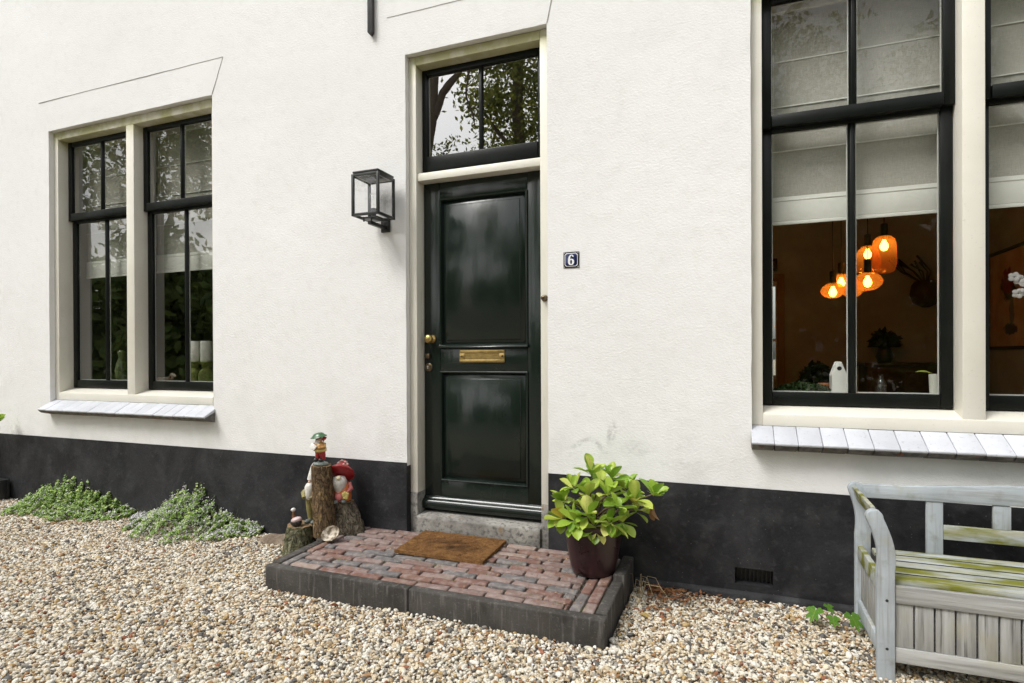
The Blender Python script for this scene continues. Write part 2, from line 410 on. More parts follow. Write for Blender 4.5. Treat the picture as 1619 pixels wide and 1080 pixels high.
# ================================================================== HOUSE
house = root('house', (0, 0, 0), 'white stuccoed house front with black plinth, dark door and sash windows', 'house')
LW = (-5.866, -3.845); RW = (.103, 2.116); DR = (-2.078, -1.064)
ZS, ZT, ZTD, ZP = .90, 3.43, 3.407, .616
def cut(vals, step):
    o = [vals[0]]
    for a, b in zip(vals, vals[1:]):
        n = max(1, round((b-a)/step)); o += [a+(b-a)*i/n for i in range(1, n+1)]
    return o
def slab(xs, zs, solid, y0, y1, wob=0.003, edge=.0025):
    """a wall with holes: front and back faces on a fine grid, reveals at the holes, slightly uneven"""
    mb = MB(); nx, nz = len(xs)-1, len(zs)-1
    S = [[solid((xs[i]+xs[i+1])/2, (zs[j]+zs[j+1])/2) for j in range(nz)] for i in range(nx)]
    idx = {}
    def vid(i, j, k):
        if (i, j, k) not in idx:
            x, z = xs[i], zs[j]; y = (y0, y1)[k]
            cells = [S[a][b] for a in (i-1, i) for b in (j-1, j) if 0 <= a < nx and 0 <= b < nz]
            if k == 0:
                y += wob*mnoise.noise((x*.9, 0, z*.9))*1.6
                if not all(cells): 
                    v = mnoise.noise_vector((x*23, 1, z*23)); x += v.x*edge; z += v.z*edge; y += abs(v.y)*edge
            idx[(i, j, k)] = len(mb.v); mb.v.append((x, y, z))
        return idx[(i, j, k)]
    for i in range(nx):
        for j in range(nz):
            if not S[i][j]: continue
            mb.f.append((vid(i,j,0), vid(i+1,j,0), vid(i+1,j+1,0), vid(i,j+1,0)))
            mb.f.append((vid(i,j,1), vid(i,j+1,1), vid(i+1,j+1,1), vid(i+1,j,1)))
            for di, dj, a, b in ((-1,0,(i,j),(i,j+1)), (1,0,(i+1,j+1),(i+1,j)), (0,-1,(i+1,j),(i,j)), (0,1,(i,j+1),(i+1,j+1))):
                ii, jj = i+di, j+dj
                if 0 <= ii < nx and 0 <= jj < nz and S[ii][jj]: continue
                mb.f.append((vid(*a,0), vid(*b,0), vid(*b,1), vid(*a,1)))
    return mb
def hole(x, z):
    if (LW[0] < x < LW[1] or RW[0] < x < RW[1]) and ZS < z < ZT: return True
    return DR[0] < x < DR[1] and z < ZTD
slab(cut([-9.5, LW[0], LW[1], DR[0], DR[1], RW[0], RW[1], 3.6], .085), cut([ZP-.02, ZS, ZTD, ZT, 6.6], .085), lambda x, z: not hole(x, z), 0, .36
     ).build('wall', STUCCO, house, smooth=30)
VX, VZ = (.015, .207), (.083, .173)
slab(cut([-9.5, DR[0]], .1), cut([-.06, ZP], .1), lambda x, z: True, -.006, .36, .004, .001).build('plinth', PLINTH, house, smooth=30)
slab(cut([DR[1], VX[0], VX[1], 3.6], .1), cut([-.06, VZ[0], VZ[1], ZP], .1), lambda x, z: not (VX[0] < x < VX[1] and VZ[0] < z < VZ[1]),
     -.006, .36, .004, .002).build('plinth', PLINTH, house, smooth=30)
MB().prism([(-.03, -.06), (-.028, .026), (-.018, .040), (-.0045, .047), (0, -.06)], 'x', -.53, 3.6).jitter(.006, 5).build('footing', PLINTH, house, smooth=40)
vent = MB()
for i in range(9): vent.box(VX[0]+.012+i*.021, VX[0]+.017+i*.021, .05, .06, VZ[0]-.002, VZ[1]+.002)
vent.box(VX[0]-.01, VX[1]+.01, .075, .08, VZ[0]-.01, VZ[1]+.01)
vent.build('air_vent', IRON, house)
def strip(pts, w):
    mb = MB()
    for (x0, z0), (x1, z1) in zip(pts, pts[1:]):
        d = Vector((x1-x0, z1-z0)).normalized(); n = Vector((-d.y, d.x))*w/2
        mb.prism([(x0+n.x, z0+n.y), (x0-n.x, z0-n.y), (x1-n.x, z1-n.y), (x1+n.x, z1+n.y)], 'y', -.0042, .004)
    return mb
def wavy(a, b, k=14):
    o = []
    for i in range(k+1):
        f = i/k; x = a[0]+(b[0]-a[0])*f; z = a[1]+(b[1]-a[1])*f
        o.append((x+.0025*mnoise.noise((x*9, z*9, 1)), z+.003*mnoise.noise((x*7, z*7, 5))))
    return o
for A, B, C in (((-5.998, 3.708), (-3.725, 3.706), (-3.843, 3.432)), ((-2.219, 3.687), (-.999, 3.684), (-1.064, 3.41))):
    strip(wavy(A, B) + wavy(B, C)[1:], .0032).build('plaster_joint', JOINT, house)

# ---- sash windows
FY, UY, LY = .045, .13, .166                   # frame face, upper sash face, lower sash face
def window(X0, X1, GLASS):
    fw = .058; zi = 3.357; mx0 = X0+.966; mx1 = mx0+.094
    fr = MB()
    fr.box(X0+.001, X0+fw, FY, .23, .957, 3.428); fr.box(X1-fw, X1-.001, FY, .23, .957, 3.428)
    fr.box(X0+fw, X1-fw, FY, .23, zi, 3.428); fr.box(mx0, mx1, FY, .23, 1.0, zi)
    win = fr.build('window', CREAM, house, bevel=.004)
    MB().prism([(FY-.003, .957), (FY-.003, 1.022), (UY, 1.050), (.232, 1.066), (.232, .957)], 'x', X0+fw, X1-fw).build('frame_sill', CREAM, win, bevel=.003)
    for bx0, bx1 in ((X0+fw, mx0), (mx1, X1-fw)):
        cx = (bx0+bx1)/2
        for up in (1, 0):
            if up: y, z0, z1, st, tr, br = UY, 2.622, zi, .053, .042, .066
            else: y, z0, z1, st, tr, br = LY, 1.064, 2.668, .056, .062, .072
            s = MB(); g = .0015; ye = y+.036
            s.box(bx0+g, bx0+st, y, ye, z0, z1); s.box(bx1-st, bx1-g, y, ye, z0, z1)
            s.box(bx0+st, bx1-st, y+.001, ye, z1-tr, z1); s.box(bx0+st, bx1-st, y-(.012 if up else 0), ye, z0, z0+br)
            sash = s.build('sash', BLACK, win, bevel=.0045)
            b = MB(); zb0, zb1 = z0+br-.002, z1-tr+.002
            b.prism([(cx-.019, y+.034), (cx-.019, y+.018), (cx-.008, y+.004), (cx+.008, y+.004), (cx+.019, y+.018), (cx+.019, y+.034)], 'z', zb0, zb1)
            b.build('glazing_bar', BLACK, win, bevel=.002)
            for a, c in ((bx0+st, cx-.0185), (cx+.0185, bx1-st)):
                MB().box(a-.004, c+.004, y+.020, y+.024, z0+br-.004, z1-tr+.004).build('pane', GLASS, win)
                q = MB(); w = .0055; ys = (y+.0265, y+.0325); zz0, zz1 = z0+br+.0005, z1-tr-.0005
                q.box(a+.0005, a+w, *ys, zz0, zz1); q.box(c-w, c-.0005, *ys, zz0, zz1)
                q.box(a+w, c-w, *ys, zz0, zz0+w); q.box(a+w, c-w, *ys, zz1-w, zz1)
                q.build('spacer', SPACER, win)
    # brick sill: bricks set on edge, sloping outwards
    n = 18; w = (X1-X0+.02)/n
    sill = MB().prism([(-.035, .842), (-.02, .905), (.042, .935), (.042, .838)], 'x', X0-.004, X1+.012).build('sill', SILLB, house)
    for i in range(n):
        j = lambda a: rng.uniform(-a, a)
        x0 = X0-.005+i*w; f = -.102+j(.003); dz = j(.002)
        prof = [(f, .872+dz), (f-.001, .880+dz), (.043, .957+dz*.5), (.043, .925), (f+.004, .866+dz)]
        MB().prism(prof, 'x', x0+.0012, x0+w-.0012).jitter(.0012, 20, i).build('brick', SILLW, sill, bevel=.003)
        prof = [(f+.0045, .8655+dz), (.03, .9235), (.03, .835), (-.004, .829), (f+.028, .846)]
        MB().prism(prof, 'x', x0+.0035, x0+w-.0035).jitter(.003, 30, i).build('brick_underside', SILLB, sill)
    return win, (X0+fw, mx0, mx1, X1-fw)
winL, bayL = window(*LW, LWGLASS)
winR, bayR = window(*RW, GLASS)

# ---- door
X0, X1 = DR; fw = .058; XI0, XI1 = X0+fw, X1-fw-.004
df = MB()
df.box(X0+.001, XI0, FY, .2, .405, 3.405); df.box(XI1, X1-.001, FY, .2, .405, 3.405); df.box(XI0, XI1, FY, .2, 3.343, 3.405)
dfo = df.build('door_frame', CREAM, house, bevel=.004)
MB().prism([(.058, 2.553), (.058, 2.598), (.062, 2.606), (.14, 2.632), (.2, 2.632), (.2, 2.553)], 'x', XI0, XI1).build('transom', CREAM, dfo, bevel=.003)
for a, b in ((X0+.002, XI0), (XI1, X1-.002)):
    MB().box(a, b, .040, .2, .10, .4045).jitter(.003, 14, a).build('stone_block', STONE, dfo, bevel=.006)
th = MB()
th.prism([(.022, .1), (.018, .245), (.028, .256), (.14, .262), (.3, .262), (.3, .1)], 'x', XI0+.001, XI1-.001)
bmt = th.jitter(.006, 9, 2).build('threshold', STONE, dfo, bevel=.008)
# fanlight
FYD = .125
s = MB(); st = .04
s.box(XI0+.002, XI0+st, FYD, FYD+.038, 2.633, 3.343); s.box(XI1-st, XI1-.002, FYD, FYD+.038, 2.633, 3.343)
s.box(XI0+st, XI1-st, FYD+.001, FYD+.037, 3.343-.042, 3.343); s.box(XI0+st, XI1-st, FYD-.008, FYD+.037, 2.633, 2.735)
fan = s.build('fanlight', BLACK, house, bevel=.005)
cx = (XI0+XI1)/2
MB().prism([(cx-.018, FYD+.033), (cx-.018, FYD+.018), (cx-.008, FYD+.003), (cx+.008, FYD+.003), (cx+.018, FYD+.018), (cx+.018, FYD+.033)], 'z', 2.733, 3.303).build('glazing_bar', BLACK, fan, bevel=.002)
for a, c in ((XI0+st, cx-.0175), (cx+.0175, XI1-st)):
    MB().box(a-.004, c+.004, FYD+.020, FYD+.024, 2.731, 3.305).build('pane', TGLASS, fan)
# leaf: boards, stiles, rails, mouldings
LYD = .142; zb, zt = .268, 2.553; lx0, lx1 = XI0+.003, XI1-.003
PX0, PX1 = -1.892, -1.246
leaf = MB()
leaf.box(lx0, PX0, LYD, LYD+.05, zb, zt); leaf.box(PX1, lx1, LYD, LYD+.05, zb, zt)
leaf.box(PX0+.0012, PX1-.0012, LYD+.0015, LYD+.05, 2.437, zt-.001)
leaf.box(PX0+.0012, PX1-.0012, LYD+.0015, LYD+.05, 1.243, 1.402)
leaf.box(PX0+.0012, PX1-.0012, LYD+.0015, LYD+.05, zb+.001, .482)
door = leaf.build('door', DOORP, house, bevel=.0025)
def panel(z0, z1, name):
    p = MB(); q = .052; yb, yf = LYD+.022, LYD-.004          # fielded panel: sloping margin, raised middle
    a = [(PX0, z0), (PX1, z0), (PX1, z1), (PX0, z1)]; b = [(PX0+q, z0+q), (PX1-q, z0+q), (PX1-q, z1-q), (PX0+q, z1-q)]
    vs = [(x, yb, z) for x, z in a] + [(x, yf+.008, z) for x, z in b] + [(x+(.003 if x < -1.5 else -.003), yf, z+(.003 if z < (z0+z1)/2 else -.003)) for x, z in b]
    vs += [(x, LYD+.045, z) for x, z in a]
    fs = []
    for k in range(4):
        n2 = (k+1) % 4; fs += [(k, n2, 4+n2, 4+k), (4+k, 4+n2, 8+n2, 8+k), (12+k, 12+n2, n2, k)]
    fs += [(8, 9, 10, 11), (15, 14, 13, 12)]
    p.add(vs, fs).build(name, DOORP, door, bevel=.0012, seg=1)
    m = MB(); w = .02                                          # moulding round it, mitred
    prof = [(0, LYD+.003), (0, LYD-.008), (.005, LYD-.012), (.012, LYD-.009), (w, LYD+.006), (w, LYD+.02)]
    vs = []; K = len(prof)
    for cxn, czn, sx, sz in ((PX0, z0, 1, 1), (PX1, z0, -1, 1), (PX1, z1, -1, -1), (PX0, z1, 1, -1)):
        vs += [(cxn+sx*u, y, czn+sz*u) for u, y in prof]
    fs = [(k*K+i, k*K+(i+1) % K, ((k+1) % 4)*K+(i+1) % K, ((k+1) % 4)*K+i) for k in range(4) for i in range(K)]
    m.add(vs, fs).build('moulding', DOORP, door, smooth=30)
panel(1.402, 2.437, 'panel'); panel(.482, 1.243, 'panel')
MB().prism([(LYD-.0005, 1.400), (LYD-.026, 1.402), (LYD-.028, 1.408), (LYD-.012, 1.424), (LYD+.01, 1.432), (LYD+.01, 1.400)], 'x', PX0-.004, PX1+.004).build('ledge', DOORP, door, bevel=.001, seg=1)
wb = [(LYD-.0005, .276)] + [(LYD-.018-.026*math.sin(t), .318-.036*math.cos(t)) for t in [i*math.pi/8 for i in range(9)]] + [(LYD-.012, .366), (LYD-.0005, .372)]
MB().prism(wb, 'x', lx0+.001, lx1-.001).build('weather_bar', DOORP, door, smooth=40)
MB().box(-1.742, -1.409, LYD-.006, LYD-.001, 1.303, 1.387)
lp = MB(); lp.box(-1.742, -1.409, LYD-.0065, LYD+.001, 1.303, 1.322); lp.box(-1.742, -1.409, LYD-.0065, LYD+.001, 1.364, 1.387)
lp.box(-1.742, -1.702, LYD-.0065, LYD+.001, 1.322, 1.364); lp.box(-1.448, -1.409, LYD-.0065, LYD+.001, 1.322, 1.364)
lp.build('letter_plate', BRASS, door, bevel=.002)
MB().box(-1.702, -1.448, LYD-.002, LYD+.0012, 1.322, 1.364).build('letter_flap', BRASS, door)
for x in (-1.726, -1.425): MB().ball((x, LYD-.007, 1.345), .0075, 10, 6).build('screw', BRONZE, door, smooth=True)
MB().lathe([(.03, 0), (.029, .005), (.017, .010), (.013, .022), (.02, .032), (.029, .043), (.031, .053), (.026, .063), (.012, .069), (.0, .07)], (-1.958, LYD, 1.466), 22, axis='y').build('knob', BRASS, door, smooth=60)
MB().box(-2.003, -1.967, LYD-.022, LYD+.001, 1.330, 1.364).build('latch', BRONZE, door, bevel=.005)
MB().lathe([(.029, 0), (.029, .005), (.024, .009), (.018, .009), (.018, .013), (0, .013)], (-1.983, LYD, 1.269), 22, axis='y').build('lock', BRONZE, door, smooth=40)
kh = MB().lathe([(.0062, 0), (.0062, .002), (0, .002)], (-1.985, LYD-.0128, 1.274), 12, axis='y').box(-1.988, -1.982, LYD-.0148, LYD-.0128, 1.256, 1.272)
kh.build('keyhole', SPACER, door)
bell = root('door_bell', (-1.098, .045, 1.709), 'small round brass bell push on the right door jamb', 'door bell')
MB().lathe([(.022, 0), (.021, .006), (.012, .009), (.012, .016), (.017, .020), (.017, .028), (.010, .033), (0, .034)], (-1.098, .045, 1.709), 20, axis='y').build('rose', BRONZE, bell, smooth=60)
MB().ball((-1.098, .010, 1.709), .0085, 10, 8).build('button', LBLACK, bell, smooth=True)

# ---- house number
num = root('house_number_plate', (-.912, 0, 1.882), 'blue enamel plate with white number 6 right of the door', 'number plate')
nx, nz = -.9115, 1.9315
ENB = simple('blue_enamel', (.012, .018, .085), .12, coat=.6); ENK = simple('black_enamel', (.012, .012, .014), .15, coat=.6); ENW = simple('white_enamel', (.78, .78, .78), .2)
MB().box(nx-.0495, nx+.0495, -.006, .003, nz-.0495, nz+.0495).build('plate', ENK, num, bevel=.002)
def octa(r, c): return [(nx-r+c, nz-r), (nx+r-c, nz-r), (nx+r, nz-r+c), (nx+r, nz+r-c), (nx+r-c, nz+r), (nx-r+c, nz+r), (nx-r, nz+r-c), (nx-r, nz-r+c)]
MB().prism(octa(.041, .011), 'y', -.0068, -.005).build('border', ENW, num)
MB().prism(octa(.0375, .010), 'y', -.0078, -.005).build('field', ENB, num, bevel=.0008)
six = MB()
def stroke(pts):
    L_ = [Vector((p[0], p[1])) for p in pts]; a = []; b = []
    for i, p in enumerate(L_):
        t = (L_[min(i+1, len(L_)-1)] - L_[max(i-1, 0)]).normalized(); n_ = Vector((-t.y, t.x))*pts[i][2]
        a.append(p+n_); b.append(p-n_)
    yo = -.0092-.0005*(len(six.v) > 0)
    vs = [(nx+q.x, yo, nz+q.y) for q in a] + [(nx+q.x, yo, nz+q.y) for q in b] + [(nx+q.x, -.0070, nz+q.y) for q in a] + [(nx+q.x, -.0070, nz+q.y) for q in b]
    k = len(pts); fs = []
    for i in range(k-1): fs += [(i, i+1, k+i+1, k+i), (i, 2*k+i, 2*k+i+1, i+1), (k+i, k+i+1, 3*k+i+1, 3*k+i)]
    six.add(vs, fs)
ring = []
for i in range(33):
    a = 2*math.pi*i/32; w = .0022+.0042*abs(math.cos(a))
    ring.append((.0128*math.cos(a), -.0135+.0165*math.sin(a), w))
stroke(ring)
stroke([(-.0128, -.012, .0062), (-.0125, .004, .0062), (-.0105, .016, .0055), (-.005, .0255, .0038), (.002, .0285, .0026), (.0085, .0262, .003), (.0115, .0215, .0045), (.0105, .018, .0045)])
six.build('numeral_six', ENW, num)
for sx in (-1, 1):
    for sz in (-1, 1): MB().ball((nx+sx*.0435, -.006, nz+sz*.0435), .0035, 8, 6).build('screw', SPACER, num, smooth=True)

# ---- wall anchor
anc = root('wall_anchor', (-2.337, 0, 3.58), 'black iron wall anchor bar above the lantern', 'wall anchor')
MB().prism([(-2.356, 3.60), (-2.337, 3.578), (-2.318, 3.60), (-2.318, 4.35), (-2.356, 4.35)], 'y', -.038, -.0045).build('bar', IRON, anc, bevel=.003)
MB().box(-2.349, -2.325, -.0045, .02, 3.82, 3.86).build('stud', IRON, anc)

# ---- wall lantern
lan = root('wall_lantern', (-2.234, 0, 2.2), 'black square wall lantern with glass sides left of the door', 'lantern')
lx0, lx1, ly0, ly1, lz0, lz1 = -2.339, -2.129, -.25, -.05, 2.272, 2.548
b = .017; fr = MB()
for x in (lx0, lx1-b):
    for y in (ly0, ly1-b): fr.box(x, x+b, y, y+b, lz0, lz1)
for z in (lz0, lz1-b):
    fr.box(lx0+b, lx1-b, ly0+.0005, ly0+b, z, z+b); fr.box(lx0+b, lx1-b, ly1-b, ly1-.0005, z, z+b)
    fr.box(lx0+.0005, lx0+b, ly0+b, ly1-b, z, z+b); fr.box(lx1-b, lx1-.0005, ly0+b, ly1-b, z, z+b)
fr.build('frame', LBLACK, lan, bevel=.0015)
MB().box(lx0+.006, lx1-.006, ly0+.006, ly1-.006, lz1+.006, lz1+.019).box(lx0+.03, lx1-.03, ly0+.03, ly1-.03, lz1-.013, lz1+.006).build('roof_plate', LBLACK, lan, bevel=.002)
MB().box(lx0+b, lx1-b, ly0+b, ly1-b, lz1-.0125, lz1-.009).build('inner_plate', simple('grey_reflector', (.4, .4, .39), .5), lan)
for x in (lx0+.005, lx1-.008): MB().box(x, x+.003, ly0+b, ly1-b, lz0+b, lz1-b).build('pane', LGLASS, lan)
for y in (ly0+.005, ly1-.008): MB().box(lx0+b, lx1-b, y, y+.003, lz0+b, lz1-b).build('pane', LGLASS, lan)
lc = (lx0+lx1)/2
MB().box(lc-.012, lc+.012, -.20, 0.004, 2.222, 2.245).box(lc-.034, lc+.034, -.014, .004, 2.205, 2.30).box(lc-.05, lc-.042, -.2, -.19, 2.243, 2.275).box(lc+.01, lc+.018, -.2, -.19, 2.243, 2.275).box(lc-.06, lc+.06, -.2, -.10, 2.262, 2.2725).build('bracket', LBLACK, lan, bevel=.001)
MB().lathe([(.018, 2.272), (.018, 2.335), (.014, 2.338), (0, 2.338)], (lc, -.15, 0), 16).build('socket', LBLACK, lan, smooth=40)
MB().lathe([(.013, 2.337), (.016, 2.35), (.028, 2.39), (.03, 2.41), (.022, 2.436), (0, 2.444)], (lc, -.15, 0), 18).build('bulb', LGLASS, lan, smooth=60)

# ================================================================== ROOMS BEHIND THE GLASS
OCHRE = simple('ochre_room_wall', (.46, .47, .38), .9, (.35, .355, .28), 2.5)
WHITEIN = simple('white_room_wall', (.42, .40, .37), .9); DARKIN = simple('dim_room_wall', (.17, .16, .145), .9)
FLOORIN = simple('oak_floor', (.26, .16, .09), .5, (.19, .11, .06), 4); CEIL = simple('room_ceiling', (.75, .72, .66), .9)
REVEAL = simple('reveal_plaster', (.52, .50, .47), .9)
def room(x0, x1, y1, wm, door_hole=None):
    y0 = .362; z0, z1 = .25, 3.62; t = .1; w = MB()
    if door_hole:
        a, b_, c_, d_ = door_hole
        w.box(x0-t, a, y1, y1+t, z0-.1, z1); w.box(b_, x1+t, y1, y1+t, z0-.1, z1); w.box(a, b_, y1, y1+t, d_, z1); w.box(a, b_, y1, y1+t, z0-.1, c_)
    else: w.box(x0-t, x1+t, y1, y1+t, z0-.1, z1)
    w.box(x0-t, x0, y0, y1, z0-.1, z1); w.box(x1, x1+t, y0, y1, z0-.1, z1)
    structure(w.build('interior_wall', wm))
    structure(MB().box(x0-t, x1+t, y0, y1+t, z0-.24, z0-.1).build('interior_floor', FLOORIN))
    structure(MB().box(x0-t, x1+t, y0, y1+t, z1, z1+.08).build('interior_ceiling', CEIL))
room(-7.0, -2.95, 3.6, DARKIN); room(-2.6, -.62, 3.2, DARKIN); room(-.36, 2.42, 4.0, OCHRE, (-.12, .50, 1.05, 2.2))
# window boards inside
for (a, b) in (LW, RW):
    o = MB().box(a+.004, b-.004, .235, .50, 1.082, 1.107).build('window_board', simple('window_board_paint', (.6, .585, .54), .4), house, bevel=.004)
    for (q0, q1) in ((a, a+.0035), (b-.0035, b)):
        MB().box(q0+.0002, q1, .232, .358, 1.11, 3.425).build('reveal', REVEAL, house)
# garden door at the back of the dining room
gd = root('garden_window', (.19, 4.02, 1.05), 'white barred window at the back of the lamplit room', 'window')
WPAINT = simple('white_gloss', (.75, .75, .73), .35)
g = MB(); g.box(-.118, -.07, 4.01, 4.07, 1.052, 2.198); g.box(.487, .499, 4.01, 4.07, 1.052, 2.198); g.box(-.07, .487, 4.01, 4.07, 1.052, 1.10); g.box(-.07, .487, 4.01, 4.07, 2.15, 2.198)
g.box(.17, .2, 4.015, 4.065, 1.10, 2.15); g.box(.443, .457, 4.015, 4.065, 1.10, 2.15); g.box(-.07, .487, 4.02, 4.06, 1.5, 1.53); g.build('frame', WPAINT, gd)
MB().box(-.08, .49, 4.046, 4.050, 1.09, 2.16).build('pane', GLASS, gd)
MB().box(.505, .58, 3.975, 3.999, .16, 2.29).box(-.2, .505, 3.975, 3.999, 2.212, 2.29).build('casing', simple('varnished_wood', (.28, .14, .045), .45), gd)

# ---- blinds
BL = []
def blind(x0, x1, name_label):
    zt, zb = 3.36, 2.10; r = root('roman_blind', ((x0+x1)/2, .29, zb), name_label, 'blind', 'linen blinds behind the sash windows')
    fold = [3.047, 2.785, 2.527]; y = .282
    f = MB(); nx_ = 24; zs = cut([2.262, 2.527, 2.785, 3.047, zt-.03], .045)
    vs = []; fs = []
    for z in zs:
        for i in range(nx_+1):
            x = x0+(x1-x0)*i/nx_
            d = min([abs(z-q) for q in fold])
            vs.append((x, y+.006*mnoise.noise((x*3, z*4, x0)) - .004*math.exp(-d*40), z))
    for j in range(len(zs)-1):
        for i in range(nx_): fs.append((j*(nx_+1)+i, j*(nx_+1)+i+1, (j+1)*(nx_+1)+i+1, (j+1)*(nx_+1)+i))
    k = len(vs); vs += [(p[0], p[1]+.0015, p[2]) for p in vs]; fs += [tuple(q+k for q in reversed(t)) for t in fs]
    f.add(vs, fs).build('cloth', BLIND, r, smooth=True)
    for z in fold: MB().box(x0, x1, y-.0105, y-.002, z-.003, z+.004).build('batten', HEM, r, bevel=.001)
    h = MB(); h.box(x0-.003, x1+.003, y-.012, y-.004, zb+.022, 2.262); h.box(x0-.003, x1+.003, y-.016, y-.006, zb, zb+.020); h.box(x0-.002, x1+.002, y-.015, y-.003, 2.236, 2.244)
    h.build('hem', HEM, r, bevel=.002)
    MB().box(x0-.004, x1+.004, y-.02, y+.03, zt-.03, zt+.02).build('head_rail', HEM, r, bevel=.003)
    MB().tube([(x0+.06, y-.018, zt-.03), (x0+.061, y-.02, 2.7), (x0+.06, y-.02, 2.35)], .0012, 5).build('cord', HEM, r)
blind(bayL[0]+.03, bayL[1]+.03, 'grey linen blind with white hem in the leftmost window bay')
blind(bayL[2]-.02, bayL[3]-.01, 'grey linen blind behind the right half of the left window')
blind(bayR[0]+.012, bayR[1]-.005, 'grey linen blind above the lit amber lamps')
blind(bayR[2]+.005, bayR[3]-.01, 'grey linen blind at the right edge above the framed picture')

# ---- amber pendant lamps
def m_amber():
    t = MT('amber_glass'); tr = t.n('ShaderNodeBsdfTransparent'); tr.inputs[0].default_value = (.95, .40, .08, 1)
    tl = t.n('ShaderNodeBsdfTranslucent'); tl.inputs[0].default_value = (.95, .33, .045, 1)
    gl = t.n('ShaderNodeBsdfGlossy'); gl.inputs['Roughness'].default_value = .06; gl.inputs[0].default_value = (1, .75, .5, 1)
    m1 = t.n('ShaderNodeMixShader'); m1.inputs[0].default_value = .21; t.l(tr.outputs[0], m1.inputs[1]); t.l(tl.outputs[0], m1.inputs[2])
    fr = t.n('ShaderNodeLayerWeight'); fr.inputs[0].default_value = .12
    m2 = t.n('ShaderNodeMixShader'); t.l(fr.outputs[1], m2.inputs[0]); t.l(m1.outputs[0], m2.inputs[1]); t.l(gl.outputs[0], m2.inputs[2]); t.l(m2.outputs[0], t.o.inputs[0]); return t.m
AMBER = m_amber()
def emit(name, c, s):
    t = MT(name); e = t.n('ShaderNodeEmission'); e.inputs[0].default_value = (*c, 1); e.inputs[1].default_value = s; t.l(e.outputs[0], t.o.inputs[0]); return t.m
BULB = emit('lamp_filament', (1, .70, .36), 24)
def pendant(px0, px1, py0, py1, Y, kind, label):
    a = pix(px0, (py0+py1)/2, Y); b_ = pix(px1, (py0+py1)/2, Y); zt = pix((px0+px1)/2, py0, Y).z; zb = pix((px0+px1)/2, py1, Y).z
    c = ((a.x+b_.x)/2, Y, 0); r = (b_.x-a.x)/2*.93; h = zt-zb
    o = root('pendant_lamp', (c[0], Y, zb), label, 'lamp', 'amber glass lamps above the dining table')
    if kind == 'jar': pr = [(.03, 1), (.55, .985), (.86, .90), (.98, .74), (1, .5), (1, .3), (.95, .15), (.8, .04), (.55, 0)]
    elif kind == 'flat': pr = [(.16, 1), (.5, .93), (.82, .76), (.98, .54), (1, .46), (.9, .27), (.66, .1), (.42, 0)]
    else: pr = [(.12, 1), (.45, .96), (.75, .82), (.92, .62), (1, .4), (.96, .2), (.8, .06), (.55, 0)]
    pr = [(max(r*u, .012), zb+h*v) for u, v in pr]
    MB().lathe(pr, c, 96, mod=lambda i, j: 1 + (.018 if i % 2 else -.018)*(1 if 0 < j < len(pr)-1 else 0)).build('shade', AMBER, o, smooth=70)
    sh = .115
    MB().lathe([(.024, zt-.03), (.024, zt+sh-.03), (.016, zt+sh-.024), (.005, zt+sh-.02)], c, 16).build('socket', LBLACK, o, smooth=40)
    MB().tube([(c[0], Y, zt+sh-.022), (c[0], Y, 3.62)], .0032, 6).build('cord', LBLACK, o)
    zc = zt-.03
    MB().lathe([(.010, zc), (.014, zc-.012), (.026, zc-.035), (.028, zc-.05), (.018, zc-.072), (0, zc-.08)], c, 14).build('bulb', BULB, o, smooth=60)
pendant(1377, 1419, 373, 432, 1.45, 'jar', 'tall jar shaped amber lamp, highest and rightmost of the cluster')
pendant(1350, 1394, 388, 432, 1.95, 'bell', 'bell shaped amber lamp partly behind the tall jar lamp')
pendant(1346, 1398, 430, 459, 1.35, 'flat', 'flat disc amber lamp directly below the tall jar lamp')
pendant(1316, 1344, 433, 461, 1.9, 'jar', 'small jar shaped amber lamp above the leftmost disc lamp')
pendant(1296, 1338, 447, 471, 1.6, 'flat', 'flat disc amber lamp, leftmost and lowest of the cluster')
pendant(1327, 1368, 441, 470, 2.1, 'flat', 'flat disc amber lamp half hidden behind the glazing bar')

# ================================================================== DOORSTEP
def zp(y): return .150 + .022*y/.75
step = root('doorstep', (-1.54, -.4, 0), 'low brick paved doorstep edged with dark concrete kerbs', 'doorstep')
def m_kerb():
    t = MT('dark_concrete'); x = t.xyz()
    c = t.mix(t.noise(5, 6, .35, .68), (.044, .040, .036), (.084, .077, .070))
    c = t.mix(t.math('MULTIPLY', t.noise(42, 5, .54, .74, stretch=(1, 1, .09)), .5), c, (.25, .235, .215))
    c = t.mix(t.math('MULTIPLY', t.noise(95, 4, .6, .74), .5), c, (.19, .18, .165))
    c = t.mix(t.math('MULTIPLY', t.noise(11, 4, .6, .72), .55), c, (.022, .022, .019))
    c = t.mix(t.math('MULTIPLY', t.noise(4, 4, .56, .7), .4), c, (.07, .056, .038))
    n = t.bump(t.noise(16, 6, None), .006); n = t.bump(t.noise(140, 4, None), .0016, n)
    return t.fin(c, .86, n, spec=.3)
KERB = m_kerb()
def kerb(x0, x1, y0, y1, zt, seed, lab=None):
    k = MB().box(x0, x1, y0, y1, -.06, zt-.0); k.jitter(.004, 3, seed); k.build('kerb_stone', KERB, step, bevel=.009, seg=3)
kerb(-2.546, -1.588, -.803, -.745, .131, 1); kerb(-1.584, -.543, -.806, -.746, .130, 2)
kerb(-2.552, -2.494, -.741, -.36, .137, 3); kerb(-2.556, -2.498, -.356, -.010, .149, 4)
kerb(-.603, -.545, -.742, -.33, .136, 5); kerb(-.602, -.540, -.326, -.010, .166, 6)
def m_sand():
    t = MT('joint_sand'); c = t.mix(t.noise(22, 6, .4, .62), (.065, .05, .036), (.035, .029, .022)); c = t.mix(t.noise(10, 5, .6, .7), c, (.05, .065, .022))
    return t.fin(c, .95, t.bump(t.noise(90, 5, None), .006))
